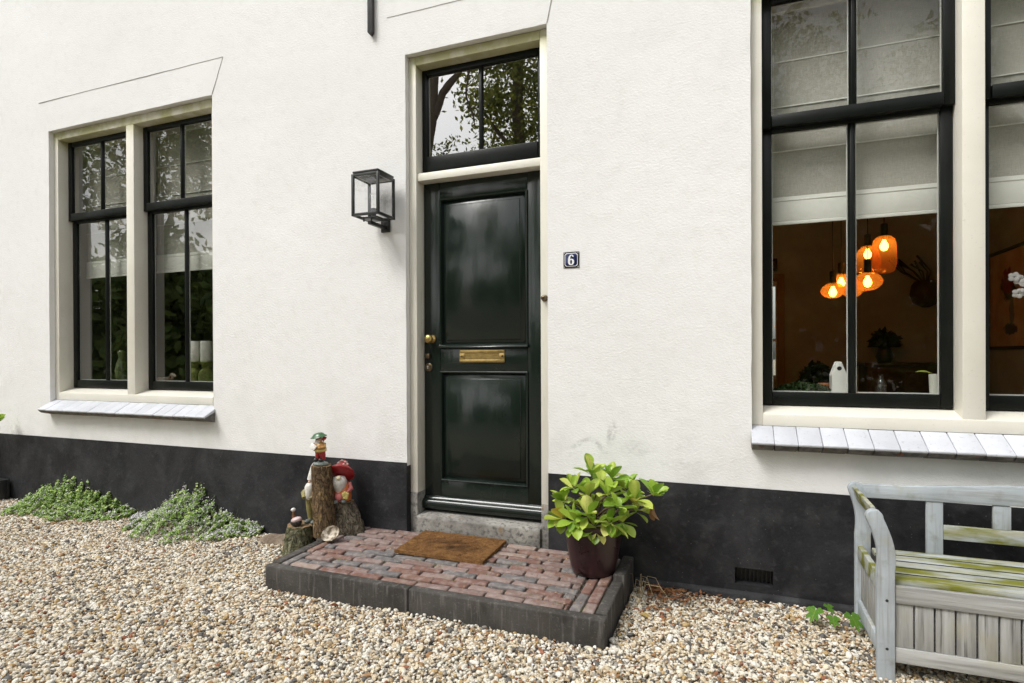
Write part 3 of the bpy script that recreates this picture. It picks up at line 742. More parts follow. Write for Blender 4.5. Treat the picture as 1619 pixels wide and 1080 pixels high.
bed = MB().add([(-2.497, -.748, zp(-.748)-.014), (-.60, -.748, zp(-.748)-.014), (-.60, .018, .136), (-2.497, .018, .136),
                (-2.497, -.748, -.05), (-.60, -.748, -.05), (-.60, .018, -.05), (-2.497, .018, -.05)],
               [(0,1,2,3),(7,6,5,4),(0,4,5,1),(1,5,6,2),(2,6,7,3),(3,7,4,0)])
paving = bed.build('paving', m_sand(), step)
def m_brick():
    t = MT('clinker_brick'); r = t.rand()
    c = t.ramp(r, [(0, (.20, .135, .118)), (.18, (.25, .18, .16)), (.34, (.185, .10, .08)), (.47, (.135, .128, .128)), (.62, (.225, .16, .148)),
                   (.74, (.20, .115, .088)), (.84, (.30, .225, .19)), (.90, (.155, .142, .138)), (.96, (.30, .17, .085))], True)
    x = t.n('ShaderNodeVectorMath'); x.operation = 'ADD'; t.l(t.c, x.inputs[0]); cx_ = t.n('ShaderNodeCombineXYZ'); t.l(t.math('MULTIPLY', r, 51.), cx_.inputs[1]); t.l(cx_.outputs[0], x.inputs[1])
    v = x.outputs[0]
    c = t.mix(t.math('MULTIPLY', t.noise(20, 5, .44, .72, vec=v), .55), c, (.40, .35, .325))
    c = t.mix(t.math('MULTIPLY', t.noise(35, 5, .58, .74, vec=v), .6), c, (.11, .085, .075))
    c = t.mix(t.math('MULTIPLY', t.noise(13, 3, .64, .74, vec=v), .6), c, (.30, .15, .06))
    n = t.bump(t.noise(28, 5, None, vec=v), .008); n = t.bump(t.noise(160, 4, None, vec=v), .002, n)
    return t.fin(c, .85, n, spec=.3)
BRICK = m_brick()
bricks = []
for k in range(7):
    b_ = MB().box(-.1, .1, -.0272, .0272, -.03, 0); b_.jitter(.007, 11, k+1); me = b_.mesh('brick', .0095, 3, False); me.materials.append(BRICK); bricks.append(me)
def lay(x, y, ln, rz=0):
    o = inst('brick', rng.choice(bricks), paving, (x, y, zp(y)+rng.uniform(-.004, .004)), (rng.gauss(.029, .012), rng.gauss(0, .012), rz + rng.gauss(0, .012)),
             (ln/.2, rng.uniform(.95, 1.04), 1))
y = -.7135; row = 0
while y < .02:
    x = -2.425 - (row % 2)*.105 - rng.uniform(0, .05); 
    while x < -.74:
        ln = .208 + rng.uniform(-.014, .008); a, b_ = max(x, -2.428), min(x+ln, -.738)
        if b_-a > .02: lay((a+b_)/2, y, b_-a-.010)
        x += ln
    y += .0622; row += 1
for cx_, n0 in ((-2.462, 0), (-.705, 0), (-.640, .1)):
    y = -.74 - n0
    while y < -.02:
        a, b_ = max(y, -.741), min(y+.208, -.015)
        if b_-a > .05: lay(cx_, (a+b_)/2, b_-a-.010, math.pi/2)
        y += .211

# ---- doormat
mat_ = root('doormat', (-1.64, -.2, .15), 'worn brown coir doormat on the brick doorstep', 'doormat')
def m_coir():
    t = MT('coir'); c = t.mix(t.noise(9, 5, .36, .66), (.185, .092, .036), (.105, .05, .02)); c = t.mix(t.noise(34, 5, .46, .66), c, (.26, .135, .05)); c = t.mix(t.noise(140, 3, .45, .75), c, (.31, .17, .07))
    x = t.xyz(); r = t.math('SQRT', t.math('ADD', t.math('MULTIPLY', x[0], x[0]), t.math('MULTIPLY', t.math('MULTIPLY', x[1], x[1]), 3.)))
    c = t.mix(t.math('MULTIPLY', t.rng(r, .05, .24, 1, 0), t.noise(16, 5, .38, .6)), c, (.062, .034, .018)); return t.fin(c, .95, t.bump(t.noise(220, 3, None), .006), spec=.1)
COIR = m_coir()
mx0, mx1, my0, my1 = -1.935, -1.345, -.385, -.004
g = MB(); nx_, ny_ = 60, 40; vs = []; fs = []
for j in range(ny_+1):
    for i in range(nx_+1):
        x = mx0+(mx1-mx0)*i/nx_ + .006*mnoise.noise((j*.3, 0, 2)); y = my0+(my1-my0)*j/ny_ + .005*mnoise.noise((i*.2, 4, 2))
        vs.append((x, y, zp(y)+.021+.004*mnoise.noise((x*25, y*25, 0))+.003*mnoise.noise((x*90, y*90, 0))))
for j in range(ny_):
    for i in range(nx_): fs.append((j*(nx_+1)+i, j*(nx_+1)+i+1, (j+1)*(nx_+1)+i+1, (j+1)*(nx_+1)+i))
bd = [i for i in range(nx_+1)] + [(j*(nx_+1)+nx_) for j in range(1, ny_+1)] + [(ny_*(nx_+1)+i) for i in range(nx_-1, -1, -1)] + [j*(nx_+1) for j in range(ny_-1, 0, -1)]
k0 = len(vs); vs += [(vs[i][0], vs[i][1], zp(vs[i][1])+.003) for i in bd]
n_ = len(bd); fs += [(bd[i], k0+i, k0+(i+1) % n_, bd[(i+1) % n_]) for i in range(n_)]; fs.append(tuple(k0+i for i in range(n_)))
g.add(vs, fs).build('pile', COIR, mat_, smooth=60)
G = np.random.default_rng(8); nf = 15000
px = G.uniform(mx0, mx1, nf); py = G.uniform(my0, my1, nf); ez = .150+.022*py/.75+.018
ang = G.uniform(0, 6.28, nf); ln = G.uniform(.004, .009, nf); w = .0011
tip = np.stack([px+np.cos(ang)*ln*.8, py+np.sin(ang)*ln*.8, ez+ln], 1); b0 = np.stack([px-np.sin(ang)*w, py+np.cos(ang)*w, ez], 1); b1 = np.stack([px+np.sin(ang)*w, py-np.cos(ang)*w, ez], 1)
V = np.stack([b0, b1, tip], 1).reshape(-1, 3); stuff(quads('fibres', V, np.arange(nf*3).reshape(-1, 3), COIR, mat_))

# ================================================================== POTTED SHRUB
pot = root('plant_pot', (-.725, -.25, .143), 'dark maroon glazed flower pot on the doorstep corner', 'pot')
def m_glaze():
    t = MT('maroon_glaze'); c = t.mix(t.noise(7, 5, .35, .7, stretch=(1, 1, .5)), (.016, .004, .006), (.032, .010, .012)); c = t.mix(t.math('MULTIPLY', t.noise(30, 5, .56, .75), .5), c, (.06, .03, .03))
    return t.fin(c, t.rng(t.noise(15, 4, None), .3, .7, .22, .45), t.bump(t.noise(20, 4, None), .002), coat=.3)
MB().lathe([(.0, .143), (.112, .143), (.121, .15), (.128, .18), (.146, .28), (.160, .37), (.166, .395), (.171, .405), (.171, .425), (.164, .43), (.155, .425), (.153, .40), (.0, .398)], (-.725, -.25, 0), 48).build('vessel', m_glaze(), pot, smooth=40)
MB().lathe([(.154, .396), (.15, .405), (.0, .412)], (-.725, -.25, 0), 30).jitter(.006, 20).build('soil', simple('potting_soil', (.03, .02, .014), .95, (.05, .036, .025), 60, .01, 80), pot)
shrub = root('potted_shrub', (-.725, -.25, .405), 'bushy shrub with glossy yellow green paddle leaves in the maroon pot', 'shrub')
def m_leaf(name, stops, rough=.32, trans=.28):
    t = MT(name); r = t.rand(); c = t.ramp(r, stops)
    x = t.xyz(); mid = t.rng(t.math('ABSOLUTE', x[1]), .0, .05, 1, 0)
    c = t.mix(t.math('MULTIPLY', mid, .35), c, t.mix(.5, c, (.55, .62, .16))); c = t.mix(t.math('MULTIPLY', t.noise(14, 4, .5, .72), .4), c, (.42, .40, .06))
    return t.fin(c, rough, t.bump(t.noise(6, 3, None), .0022), trans=trans, spec=.45)
LEAF = m_leaf('shrub_leaf', [(0, (.17, .33, .035)), (.25, (.29, .47, .055)), (.6, (.43, .58, .085)), (.85, (.56, .65, .13)), (.95, (.64, .64, .2)), (1, (.6, .46, .06))])
STEM = simple('shrub_stem', (.11, .075, .04), .8, (.16, .12, .06), 40, .003, 70)
def leaf_mesh(name, curl, cup, wmax=.42, obov=.62):
    m = MB(); n = 11; vs = []; fs = []
    for i in range(n+1):
        u = i/n; w = wmax*.62*(math.sin(math.pi*u**obov)**.6*min(1, .25+u*1.5) if 0 < i < n else .05)
        for k in (-1, -.5, 0, .5, 1): vs.append((u, k*w*.5*1.0, curl*u*u + cup*abs(k)**1.6*w))
    for i in range(n):
        for k in range(4): fs.append((i*5+k, i*5+k+1, (i+1)*5+k+1, (i+1)*5+k))
    m.add(vs, fs); me = m.mesh(name, smooth=True); me.materials.append(LEAF); return me
leaves = [leaf_mesh('leaf', c, k, w, o) for c, k, w, o in ((.12, .22, .92, 1.35), (-.1, .2, .85, 1.4), (.2, .3, .95, 1.3), (-.25, .16, 1.0, 1.45))]
def put_leaf(par, me, p, d, L_, rollv=0):
    q = d.to_track_quat('X', 'Z').to_matrix().to_3x3() @ Matrix.Rotation(rollv, 3, 'X')
    o = inst('leaf', me, par, p, q.to_euler(), (L_, L_, L_)); return o
tips = [(936, 746, -.24, .5, 7), (968, 756, -.30, .6, 7), (906, 768, -.30, .5, 6), (890, 790, -.28, .1, 7), (888, 820, -.34, -.1, 8), (908, 824, -.40, -.1, 6), (928, 780, -.30, .7, 6),
        (962, 780, -.36, .6, 7), (977, 800, -.40, .3, 7), (1004, 790, -.30, .3, 7), (1036, 780, -.27, .5, 7), (928, 815, -.42, .2, 7), (965, 828, -.42, -.4, 6), (985, 826, -.34, -.3, 5),
        (945, 798, -.22, .6, 6), (915, 800, -.20, .4, 6), (990, 772, -.2, .6, 6), (950, 765, -.14, .7, 6), (940, 832, -.38, -.2, 5), (1010, 806, -.2, .2, 5)]
base = Vector((-.725, -.25, .40)); stems = MB()
for (qx, qy, Y_, up, nl) in tips:
    p = pix(qx, qy, Y_); out = p-base; out.z *= .6
    ax = (out.normalized()*.75 + Vector((0, -.25, up+.35))).normalized()
    s0 = base + Vector((rng.uniform(-.04, .04), rng.uniform(-.04, .04), 0))
    mid = s0.lerp(p, .55) + Vector((0, 0, .03)); stems.tube([s0, s0.lerp(mid, .5)+Vector((0, 0, .01)), mid, mid.lerp(p, .6), p], [.006, .005, .0045, .004, .003], 6)
    a0 = rng.uniform(0, 6.28); e1 = ax.orthogonal().normalized(); e2 = ax.cross(e1)
    for i in range(nl+3):
        a = a0+i*2.399; el = rng.uniform(.15, .95) if i else 1.1
        d = (e1*math.cos(a)+e2*math.sin(a))*math.cos(el)+ax*math.sin(el)
        put_leaf(shrub, rng.choice(leaves), p-ax*rng.uniform(0, .025), d, rng.uniform(.072, .118), rng.uniform(-.4, .4))
    if up < 0:
        for i in range(2):
            d = Vector((rng.uniform(-.5, .5), -.7, -rng.uniform(.4, 1))).normalized(); put_leaf(shrub, rng.choice(leaves), p, d, rng.uniform(.06, .085), rng.uniform(-.4, .4))
stems.build('stem', STEM, shrub, smooth=60)
DEAD = simple('dead_leaf', (.26, .13, .055), .8, (.36, .22, .11), 30, trans=.2)
dm = leaf_mesh('withered_leaf', -.5, .5, .7, 1.2); dm.materials.clear(); dm.materials.append(DEAD)
for q in ((1034, 800), (1028, 803)):
    p = pix(*q, -.27); o = put_leaf(shrub, dm, p, Vector((rng.uniform(-.3, .3), -.2, -1)).normalized(), .07, rng.uniform(0, 2)); o.name = 'withered_leaf'

# ================================================================== LOGS AND GARDEN FIGURES
def m_bark(name, a, b, c3, stretch=.35, k=1.):
    t = MT(name)
    def ridge(sc_, st, w):
        q = t.noise(sc_, 5, None, stretch=(1, 1, st), dist=1.2); return t.rng(t.math('ABSOLUTE', t.math('SUBTRACT', q, .5)), .0, w)
    r1 = ridge(26*k, stretch, .07); r2 = ridge(60*k, stretch*1.4, .09); h = t.math('MULTIPLY', r1, t.rng(r2, 0, 1, .45, 1))
    c = t.mix(t.noise(13, 6, .36, .66), a, b); c = t.mix(t.noise(24, 5, .52, .68, stretch=(1, 1, .5)), c, c3)
    c = t.mix(t.rng(h, 0, .8), t.val(c, .22), c)
    n = t.bump(h, .012); n = t.bump(t.noise(70, 6, None), .007, n); return t.fin(c, .95, n, spec=.2)
BARK = m_bark('brown_bark', (.29, .19, .10), (.18, .12, .07), (.46, .32, .15))
BARK2 = m_bark('grey_bark', (.27, .225, .165), (.16, .13, .095), (.37, .32, .22))
MOSSB = m_bark('mossy_bark', (.27, .26, .16), (.17, .17, .085), (.36, .34, .25), .6, .6)
CUT = simple('cut_wood', (.27, .18, .09), .9, (.16, .105, .06), 30, .003, 60)
def log(name, bot, top, r0, r1, bm_, label, seed, lobes=.08, flare=0.):
    o = root(name, bot, label, 'log'); n, m = 48, 26; a, b_ = Vector(bot), Vector(top); mb = MB(); vs = []; fs = []
    for j in range(m+1):
        f = j/m; c = a.lerp(b_, f); r = r0+(r1-r0)*f + flare*max(0, .25-f)**2*16
        for i in range(n):
            q = 2*math.pi*i/n; d = Vector((math.cos(q), math.sin(q), 0))
            k = 1+lobes*mnoise.noise((d.x*1.3, d.y*1.3, seed+f*.7))+.06*mnoise.noise((d.x*5, d.y*5, seed+f*5))+.05*mnoise.noise((d.x*11, d.y*11, seed+f*9))
            vs.append(c+d*r*k + Vector((0, 0, (.012*mnoise.noise((d.x*3, d.y*3, seed)) if j == m else 0))))
    for j in range(m):
        for i in range(n): fs.append((j*n+i, j*n+(i+1) % n, (j+1)*n+(i+1) % n, (j+1)*n+i))
    fs.append(tuple(range(n-1, -1, -1))); mb.add(vs, fs); mb.build('bark', bm_, o, smooth=70)
    cp = MB(); cp.add([vs[m*n+i] for i in range(n)] + [tuple(b_+Vector((0, 0, .002)))], [(i, (i+1) % n, n) for i in range(n)]); cp.build('cut_face', CUT, o)
    return o
log('log', (-2.558, -.255, .145), (-2.592, -.25, .612), .078, .064, BARK, 'tall brown bark log carrying the green hatted gnome', 3.1, .10, .0)
log('log', (-2.462, -.125, .148), (-2.540, -.118, .345), .108, .095, BARK2, 'short rough bark log under the red capped gnome', 8.7, .22)
log('tree_stump', (-2.775, -.262, -.02), (-2.742, -.262, .203), .112, .098, MOSSB, 'short greenish weathered stump at the left kerb of the doorstep', 5.2, .12, .04)['category'] = 'stump'

paint = lambda n, c, r=.35, c2=None: simple(n, c, r, c2, 40, .001, 60, coat=.25)
P_GREEN = paint('green_gloss', (.03, .115, .03), .3, (.02, .075, .022)); P_RED = paint('red_gloss', (.36, .017, .02), .3, (.26, .012, .016)); P_YEL = paint('yellow_ochre_paint', (.55, .34, .10), .4, (.42, .2, .06))
P_SKIN = paint('skin_paint', (.55, .32, .2)); P_WHITE = paint('white_paint', (.72, .70, .66), .5, (.60, .57, .52)); P_BLACK = paint('black_paint', (.018, .018, .018)); P_GREY = paint('grey_green_paint', (.16, .18, .17), .5, (.09, .11, .10))
P_CREAM = paint('cream_paint', (.72, .64, .42), .5); P_ORANGE = paint('orange_paint', (.62, .17, .05)); P_PINK = paint('pink_paint', (.62, .18, .17)); P_OLIVE = paint('olive_paint', (.28, .235, .085), .5, (.2, .17, .06)); P_BROWN = paint('brown_paint', (.16, .07, .03))
P_LYEL = paint('pale_yellow_paint', (.66, .55, .18), .5)

def hat(mb, c, rx, ry, h, rot, lip=.0):
    i0 = len(mb.v); mb.lathe([(1.0, 0), (1.03, .06), (.99, .15), (.82, .34), (.70, .55), (.60, .78), (.42, .95), (.2, 1.0), (0, 1.01)], (0, 0, 0), 26)
    mb.xform(Matrix.Translation(c) @ rot.to_matrix().to_4x4() @ Matrix.Diagonal((rx, ry, h, 1)), i0)
# gnome with a broad green hat on the tall log
g1 = root('garden_gnome', (-2.595, -.25, .614), 'small gnome in green hat, ochre jacket and red trousers atop the tall log', 'gnome')
B = Vector((-2.597, -.253, .618))
MB().ball(B+Vector((0, 0, .004)), (.056, .05, .020)).jitter(.005, 40).build('base', P_GREY, g1, smooth=True)
bt = MB()
for s_ in (-1, 1): bt.ball(B+Vector((s_*.019-.006, -.008, .032)), (.017, .024, .016))
bt.build('boots', P_BLACK, g1, smooth=True)
lg = MB()
for s_ in (-1, 1): lg.tube([B+Vector((s_*.018, 0, .035)), B+Vector((s_*.019, 0, .06)), B+Vector((s_*.012, 0, .092))], [.016, .020, .024], 12)
lg.build('trousers', P_RED, g1, smooth=60)
MB().lathe([(.030, .082), (.039, .092), (.040, .11), (.034, .135), (.022, .152), (.0, .156)], B, 20).build('jacket', P_YEL, g1, smooth=60)
MB().lathe([(.0405, .091), (.0425, .095), (.0425, .101), (.0405, .105)], B, 20).build('belt', P_LYEL, g1, smooth=40)
ar = MB(); ar.tube([B+Vector((.033, 0, .142)), B+Vector((.047, -.012, .122)), B+Vector((.018, -.046, .116))], [.012, .012, .009], 10); ar.tube([B+Vector((-.033, 0, .142)), B+Vector((-.046, -.016, .122)), B+Vector((-.022, -.05, .12))], [.012, .012, .009], 10)
ar.build('arms', P_YEL, g1, smooth=60)
bk = MB().box(-.022, .022, -.006, .006, -.018, .018); bk.xform(Matrix.Translation(B+Vector((-.016, -.054, .125))) @ Matrix.Rotation(.5, 4, 'Y') @ Matrix.Rotation(-.4, 4, 'X')); bk.build('book', P_WHITE, g1, bevel=.003)
MB().ball(B+Vector((-.004, -.004, .168)), (.021, .022, .022)).ball(B+Vector((-.012, -.026, .170)), .0065, 8, 6).build('face', P_SKIN, g1, smooth=True)
MB().ball(B+Vector((-.010, -.017, .150)), (.019, .015, .024)).build('beard', P_WHITE, g1, smooth=True)
bird = MB().ball(B+Vector((.034, -.002, .178)), (.016, .009, .012)).tube([B+Vector((.026, -.002, .172)), B+Vector((.030, -.002, .156))], [.008, .004], 8).tube([B+Vector((.042, -.002, .182)), B+Vector((.058, -.002, .190))], [.007, .001], 8)
bird.build('bird', P_RED, g1, smooth=True)
h = MB(); hat(h, B+Vector((-.010, -.002, .184)), .058, .048, .030, Euler((.12, -.16, 0))); h.build('hat', P_GREEN, g1, smooth=60)
# gnome with a red mushroom cap on the short log
g2 = root('garden_gnome', (-2.53, -.13, .345), 'white bearded gnome with red mushroom cap sitting on the short log', 'gnome')
B = Vector((-2.520, -.138, .347))
MB().lathe([(.02, .0), (.058, .006), (.066, .03), (.064, .07), (.052, .115), (.036, .145), (.0, .155)], B, 24).build('coat', P_ORANGE, g2, smooth=60)
fe = MB()
for s_ in (-1, 1): fe.ball(B+Vector((s_*.026-.012, -.062, .012)), (.021, .026, .015))
fe.build('shoes', P_GREY, g2, smooth=True)
MB().ball(B+Vector((-.018, -.056, .042)), (.030, .022, .028)).tube([B+Vector((.048, -.01, .125)), B+Vector((.062, -.03, .09)), B+Vector((.035, -.062, .07))], [.017, .018, .012], 10).build('sleeves', P_PINK, g2, smooth=True)
fl = MB()
for i in range(11):
    a = i*2.4; fl.ball(B+Vector((.026+.018*math.cos(a)*(.4+.06*i), -.066, .055+.024*math.sin(a)*(.4+.06*i))), (.011, .011, .011), 8, 6)
fl.build('flower', P_LYEL, g2, smooth=True)
br = MB(); br.lathe([(.012, .05), (.030, .085), (.048, .125), (.050, .15), (.040, .175), (0, .185)], B+Vector((-.016, -.036, 0)), 22); br.jitter(.004, 30); br.build('beard', P_WHITE, g2, smooth=60)
MB().ball(B+Vector((-.018, -.078, .176)), (.0175, .015, .0155)).build('nose', P_CREAM, g2, smooth=True)
rotc = Euler((-.82, .22, 0)); cc = B+Vector((-.006, -.02, .192)); rm = rotc.to_matrix().to_4x4()
u = MB(); u.lathe([(.0, .012), (.05, .010), (.082, -.002), (.088, .000)], (0, 0, 0), 30); u.xform(Matrix.Translation(cc) @ rm); u.build('cap_underside', P_CREAM, g2, smooth=70)
h = MB(); h.lathe([(.087, -.004), (.093, .002), (.092, .012), (.078, .026), (.056, .040), (.046, .062), (.042, .082), (.030, .098), (.012, .104), (0, .105)], (0, 0, 0), 30); h.xform(Matrix.Translation(cc) @ rm)
h.build('mushroom_cap', P_RED, g2, smooth=60)
dt = MB()
for a, q in ((-2.2, .55), (-1.5, .2), (-.9, .65), (-.2, .3), (-1.3, .8), (-2.8, .3), (.6, .5), (-1.85, .95)):
    zz = .014+.072*q; rr = float(np.interp(zz, (.002, .012, .026, .040, .062, .082, .098), (.093, .092, .078, .056, .046, .042, .030))); dt.ball((rr*math.cos(a), rr*math.sin(a), zz), (.009, .009, .006), 9, 6)
dt.xform(Matrix.Translation(cc) @ rm); dt.build('spots', P_WHITE, g2, smooth=True)
g2.rotation_euler = (0, 0, .6)
# olive figure half hidden behind the tall log, standing on the stump
g3 = root('garden_figure', (-2.705, -.205, .203), 'white bearded figure in olive trousers half hidden behind the tall log', 'figurine')
B = Vector((-2.703, -.205, .203))
sh = MB()
for s_ in (-1, 1): sh.ball(B+Vector((s_*.026+.012, -.03, .014)), (.021, .034, .016))
sh.build('shoes', P_GREY, g3, smooth=True)
lg = MB()
for s_ in (-1, 1): lg.tube([B+Vector((s_*.024+.006, 0, .02)), B+Vector((s_*.026, 0, .09)), B+Vector((s_*.018-.004, .0, .165))], [.018, .024, .032], 12)
lg.build('trousers', P_OLIVE, g3, smooth=60)
MB().lathe([(.030, .15), (.048, .16), (.052, .19), (.046, .225), (.032, .255), (.018, .275), (0, .28)], B, 22).build('shirt', P_OLIVE, g3, smooth=60)
MB().tube([B+Vector((-.04, 0, .235)), B+Vector((-.066, -.02, .20)), B+Vector((-.03, -.055, .178))], [.017, .017, .012], 10).tube([B+Vector((.04, 0, .235)), B+Vector((.062, -.02, .20)), B+Vector((.025, -.055, .178))], [.017, .017, .012], 10).build('arms', P_OLIVE, g3, smooth=60)
MB().lathe([(.0, .15), (.022, .175), (.034, .215), (.033, .25), (.022, .275), (0, .285)], B+Vector((.004, -.034, 0)), 18).jitter(.004, 30).build('beard', P_WHITE, g3, smooth=60)
MB().ball(B+Vector((.004, -.006, .285)), (.030, .030, .032)).ball(B+Vector((.004, -.040, .285)), .009, 8, 6).build('face', P_SKIN, g3, smooth=True)
MB().lathe([(.036, .298), (.037, .304), (.026, .345), (.012, .39), (0, .41)], B+Vector((.004, -.004, 0)), 20).build('pointed_hat', P_WHITE, g3, smooth=60)
# goose
gs = root('goose_figurine', (-2.735, -.32, .2), 'small dark and pink goose figurine on the greenish stump', 'figurine')
B = Vector((-2.748, -.318, .203))
MB().ball(B+Vector((0, 0, .026)), (.042, .034, .028)).build('body', P_BLACK, gs, smooth=True)
MB().ball(B+Vector((.006, -.004, .044)), (.040, .032, .020), rot=Euler((0, -.3, 0)).to_matrix()).build('wings', paint('pale_pink_paint', (.60, .45, .45), .5), gs, smooth=True)
MB().tube([B+Vector((-.012, -.004, .045)), B+Vector((-.018, -.004, .075)), B+Vector((-.014, -.006, .105))], [.016, .010, .008], 10).build('neck', P_BROWN, gs, smooth=60)
MB().ball(B+Vector((-.014, -.010, .112)), (.015, .018, .012)).build('head', P_WHITE, gs, smooth=True)
# shell
shl = root('scallop_shell', (-2.44, -.32, .147), 'pale hollow shell lying against the short log', 'shell')
s = MB(); s.lathe([(.0, 0), (.03, .004), (.052, .018), (.062, .038), (.058, .036), (.046, .02), (.026, .009), (.0, .006)], (0, 0, 0), 28, mod=lambda i, j: 1+.03*math.cos(i*math.pi))
s.xform(Matrix.Translation((-2.440, -.322, .176)) @ Euler((.95, -.25, .2)).to_matrix().to_4x4() @ Matrix.Diagonal((1.05, .82, 1, 1)) ); s.build('valve', simple('shell', (.60, .54, .44), .6, (.16, .12, .08), 30, .002, 60, lo=.42, hi=.58), shl, smooth=60)

# ================================================================== BENCH
bench = root('garden_bench', (1.27, -.42, 0), 'weathered pale grey wooden box bench with mossy seat', 'bench')
def m_bench(name, moss, hor=False):
    t = MT(name); x = t.xyz()
    c = t.mix(t.noise(6, 5, .35, .68), (.43, .47, .50), (.35, .385, .41))
    c = t.mix(t.math('MULTIPLY', t.noise(60, 5, .5, .72, stretch=((.06, 1, 1) if moss or hor else (1, 1, .06))), .6), c, (.24, .235, .215))
    c = t.mix(t.math('MULTIPLY', t.noise(17, 5, .55, .74), .45), c, (.19, .185, .155))
    if moss:
        c = t.mix(t.noise(30, 5, .34, .68, stretch=(.12, 1, 1)), c, (.34, .325, .21)); c = t.mix(t.noise(13, 6, .45, .60, stretch=(.25, 1, 1)), c, (.16, .165, .022))
    else: c = t.mix(t.math('MULTIPLY', t.noise(8, 5, .56, .72), .4), c, (.36, .33, .2))
    n = t.bump(t.noise(90, 5, None, stretch=((.06, 1, 1) if moss or hor else (1, 1, .06))), .0022); return t.fin(c, .8, n, spec=.3)
BP = m_bench('bench_paint', False); BPH = m_bench('bench_paint_rail', False, True); BMOSS = m_bench('mossy_bench_wood', True)
def m_benchold(name, hz):
    t = MT(name); st = (lambda k: (k, 1, 1) if hz else (1, 1, k)); c = t.mix(t.noise(45, 6, .36, .66, stretch=st(.05)), (.40, .40, .385), (.23, .228, .215)); c = t.mix(t.noise(5, 5, .5, .7), c, (.34, .32, .24)); c = t.val(c, t.rng(t.rand(), 0, 1, .88, 1.1))
    c = t.mix(t.math('MULTIPLY', t.noise(70, 6, .6, .72, stretch=st(.04)), .8), c, (.07, .065, .055)); return t.fin(c, .88, t.bump(t.noise(70, 5, None, stretch=st(.05)), .003), spec=.2)
GAPSHADE = simple('slat_gap_shade', (.03, .032, .018), .95, (.06, .06, .03), 40); BOLD = m_benchold('bare_bench_wood', False); BOLDH = m_benchold('bare_bench_rail_wood', True)
BX0, BX1 = .553, 1.987
def post(x, yc, h, w, flip, flare):
    """S-curved post: leans outwards at the top and ends in a rounded scroll"""
    L_, R_ = [], []; s_ = -1 if not flip else 1; n = 26
    for i in range(n+1):
        z = -.03 + (h-w/2+.03)*i/n; k = max(0, (z-(h-.25))/(.25-w/2)); off = s_*flare*k*k*(1.6-.6*k) - s_*.010*math.sin(min(1, k)*math.pi)
        L_.append((x+off-w/2, z)); R_.append((x+off+w/2, z))
    tx = x+s_*flare; cap = [(tx+w/2*math.cos(a), h-w/2+w/2*math.sin(a)) for a in [math.pi*i/10 for i in range(1, 10)]]
    return MB().prism(L_[::1] + cap[::-1] + R_[::-1], 'y', yc-.021, yc+.021)
PB, PF = -.178, -.622
for x, fl_ in ((BX0+.042, False), (BX1-.042, True)):
    post(x, PB, .722, .066, fl_, .030).build('leg', BP, bench, bevel=.006); post(x, PF, .700, .064, fl_, .040).build('leg', BP, bench, bevel=.006)
    s_ = 1 if fl_ else -1
    ax = x+s_*.030
    ob = MB().box(-.008, .008, PF+.0215, PB-.0215, -.034, .034); ob.xform(Matrix.Translation((ax, 0, .672)) @ Matrix.Rotation(s_*.3, 4, 'Y')); ob.build('arm_rail', BMOSS, bench, bevel=.003)
    for zc, hh in ((.385, .034), (.118, .034)): MB().box(x-.012+s_*.012, x+.012+s_*.012, PF+.0215, PB-.0215, zc-hh, zc+hh).build('side_rail', BMOSS if zc > .2 else BP, bench, bevel=.003)
    for i in range(5):
        y = PF+.045+i*.082; MB().box(x-.010, x-.0005 if s_ < 0 else x+.009, y, y+.072, .1521, .3509).build('side_slat', BOLD, bench, bevel=.002)
# back
cxb = (BX0+BX1)/2; hw = (BX1-BX0)/2-.026
top_ = []; n = 30
def zt_(x): q = abs(x-cxb)/hw; return .716 + .034*(1-max(0, min(1, (q-.15)/.75)))**1.5
xs_ = [cxb-hw+2*hw*i/n for i in range(n+1)]
MB().prism([(x, zt_(x)) for x in xs_] + [(x, .650+.012*(1-abs(x-cxb)/hw)) for x in reversed(xs_)], 'y', PB-.016, PB+.016).build('top_rail', BPH, bench, bevel=.004)
SX = (.888, 1.1435, 1.3965, 1.652)
for i, x in enumerate(SX):
    z0 = .388 if i in (0, 3) else .5475; MB().box(x-.033, x+.033, PB-.011, PB+.009, z0, .657).build('back_slat', BP, bench, bevel=.003)
MB().box(SX[0]+.0335, SX[3]-.0335, PB-.012, PB+.010, .482, .547).build('back_rail', BMOSS, bench, bevel=.003)
# seat
for i in range(5):
    y0 = PF+.012+i*.0865; o = MB().box(BX0+.078, BX1-.078, y0, y0+.073, .388, .412).build('seat_slat', BMOSS, bench, bevel=.004)
    o.data.materials.append(GAPSHADE)  # dark colour on the slat sides paints in gap shade, with some grime
    for p_ in o.data.polygons:
        if abs(p_.normal.y) > .6 and i: p_.material_index = 1
MB().box(BX0+.075, BX1-.075, PF-.012, PF+.010, .320, .3915).build('front_apron', BOLDH, bench, bevel=.003)
MB().box(BX0+.075, BX1-.075, PF-.012, PF+.010, .075, .137).build('lower_rail', BOLDH, bench, bevel=.003)
MB().box(BX0+.075, BX1-.075, PB+.0095, PB+.021, .10, .3905).build('back_panel', BOLD, bench)
MB().box(BX0+.075, BX1-.075, PF+.012, PB+.009, .10, .112).build('bottom_board', BOLD, bench)
x = BX0+.0765
while x < BX1-.14:
    MB().box(x, x+.0635, PF-.004, PF+.009, .1375, .3195).build('front_slat', BOLD, bench, bevel=.0025); x += .0705
sc_ = MB()
for z in (.33, .13): sc_.lathe([(.006, 0), (.005, .0015), (0, .002)], (BX0+.044, PF-.021, z), 10, axis='y')
sc_.build('screws', IRON, bench)

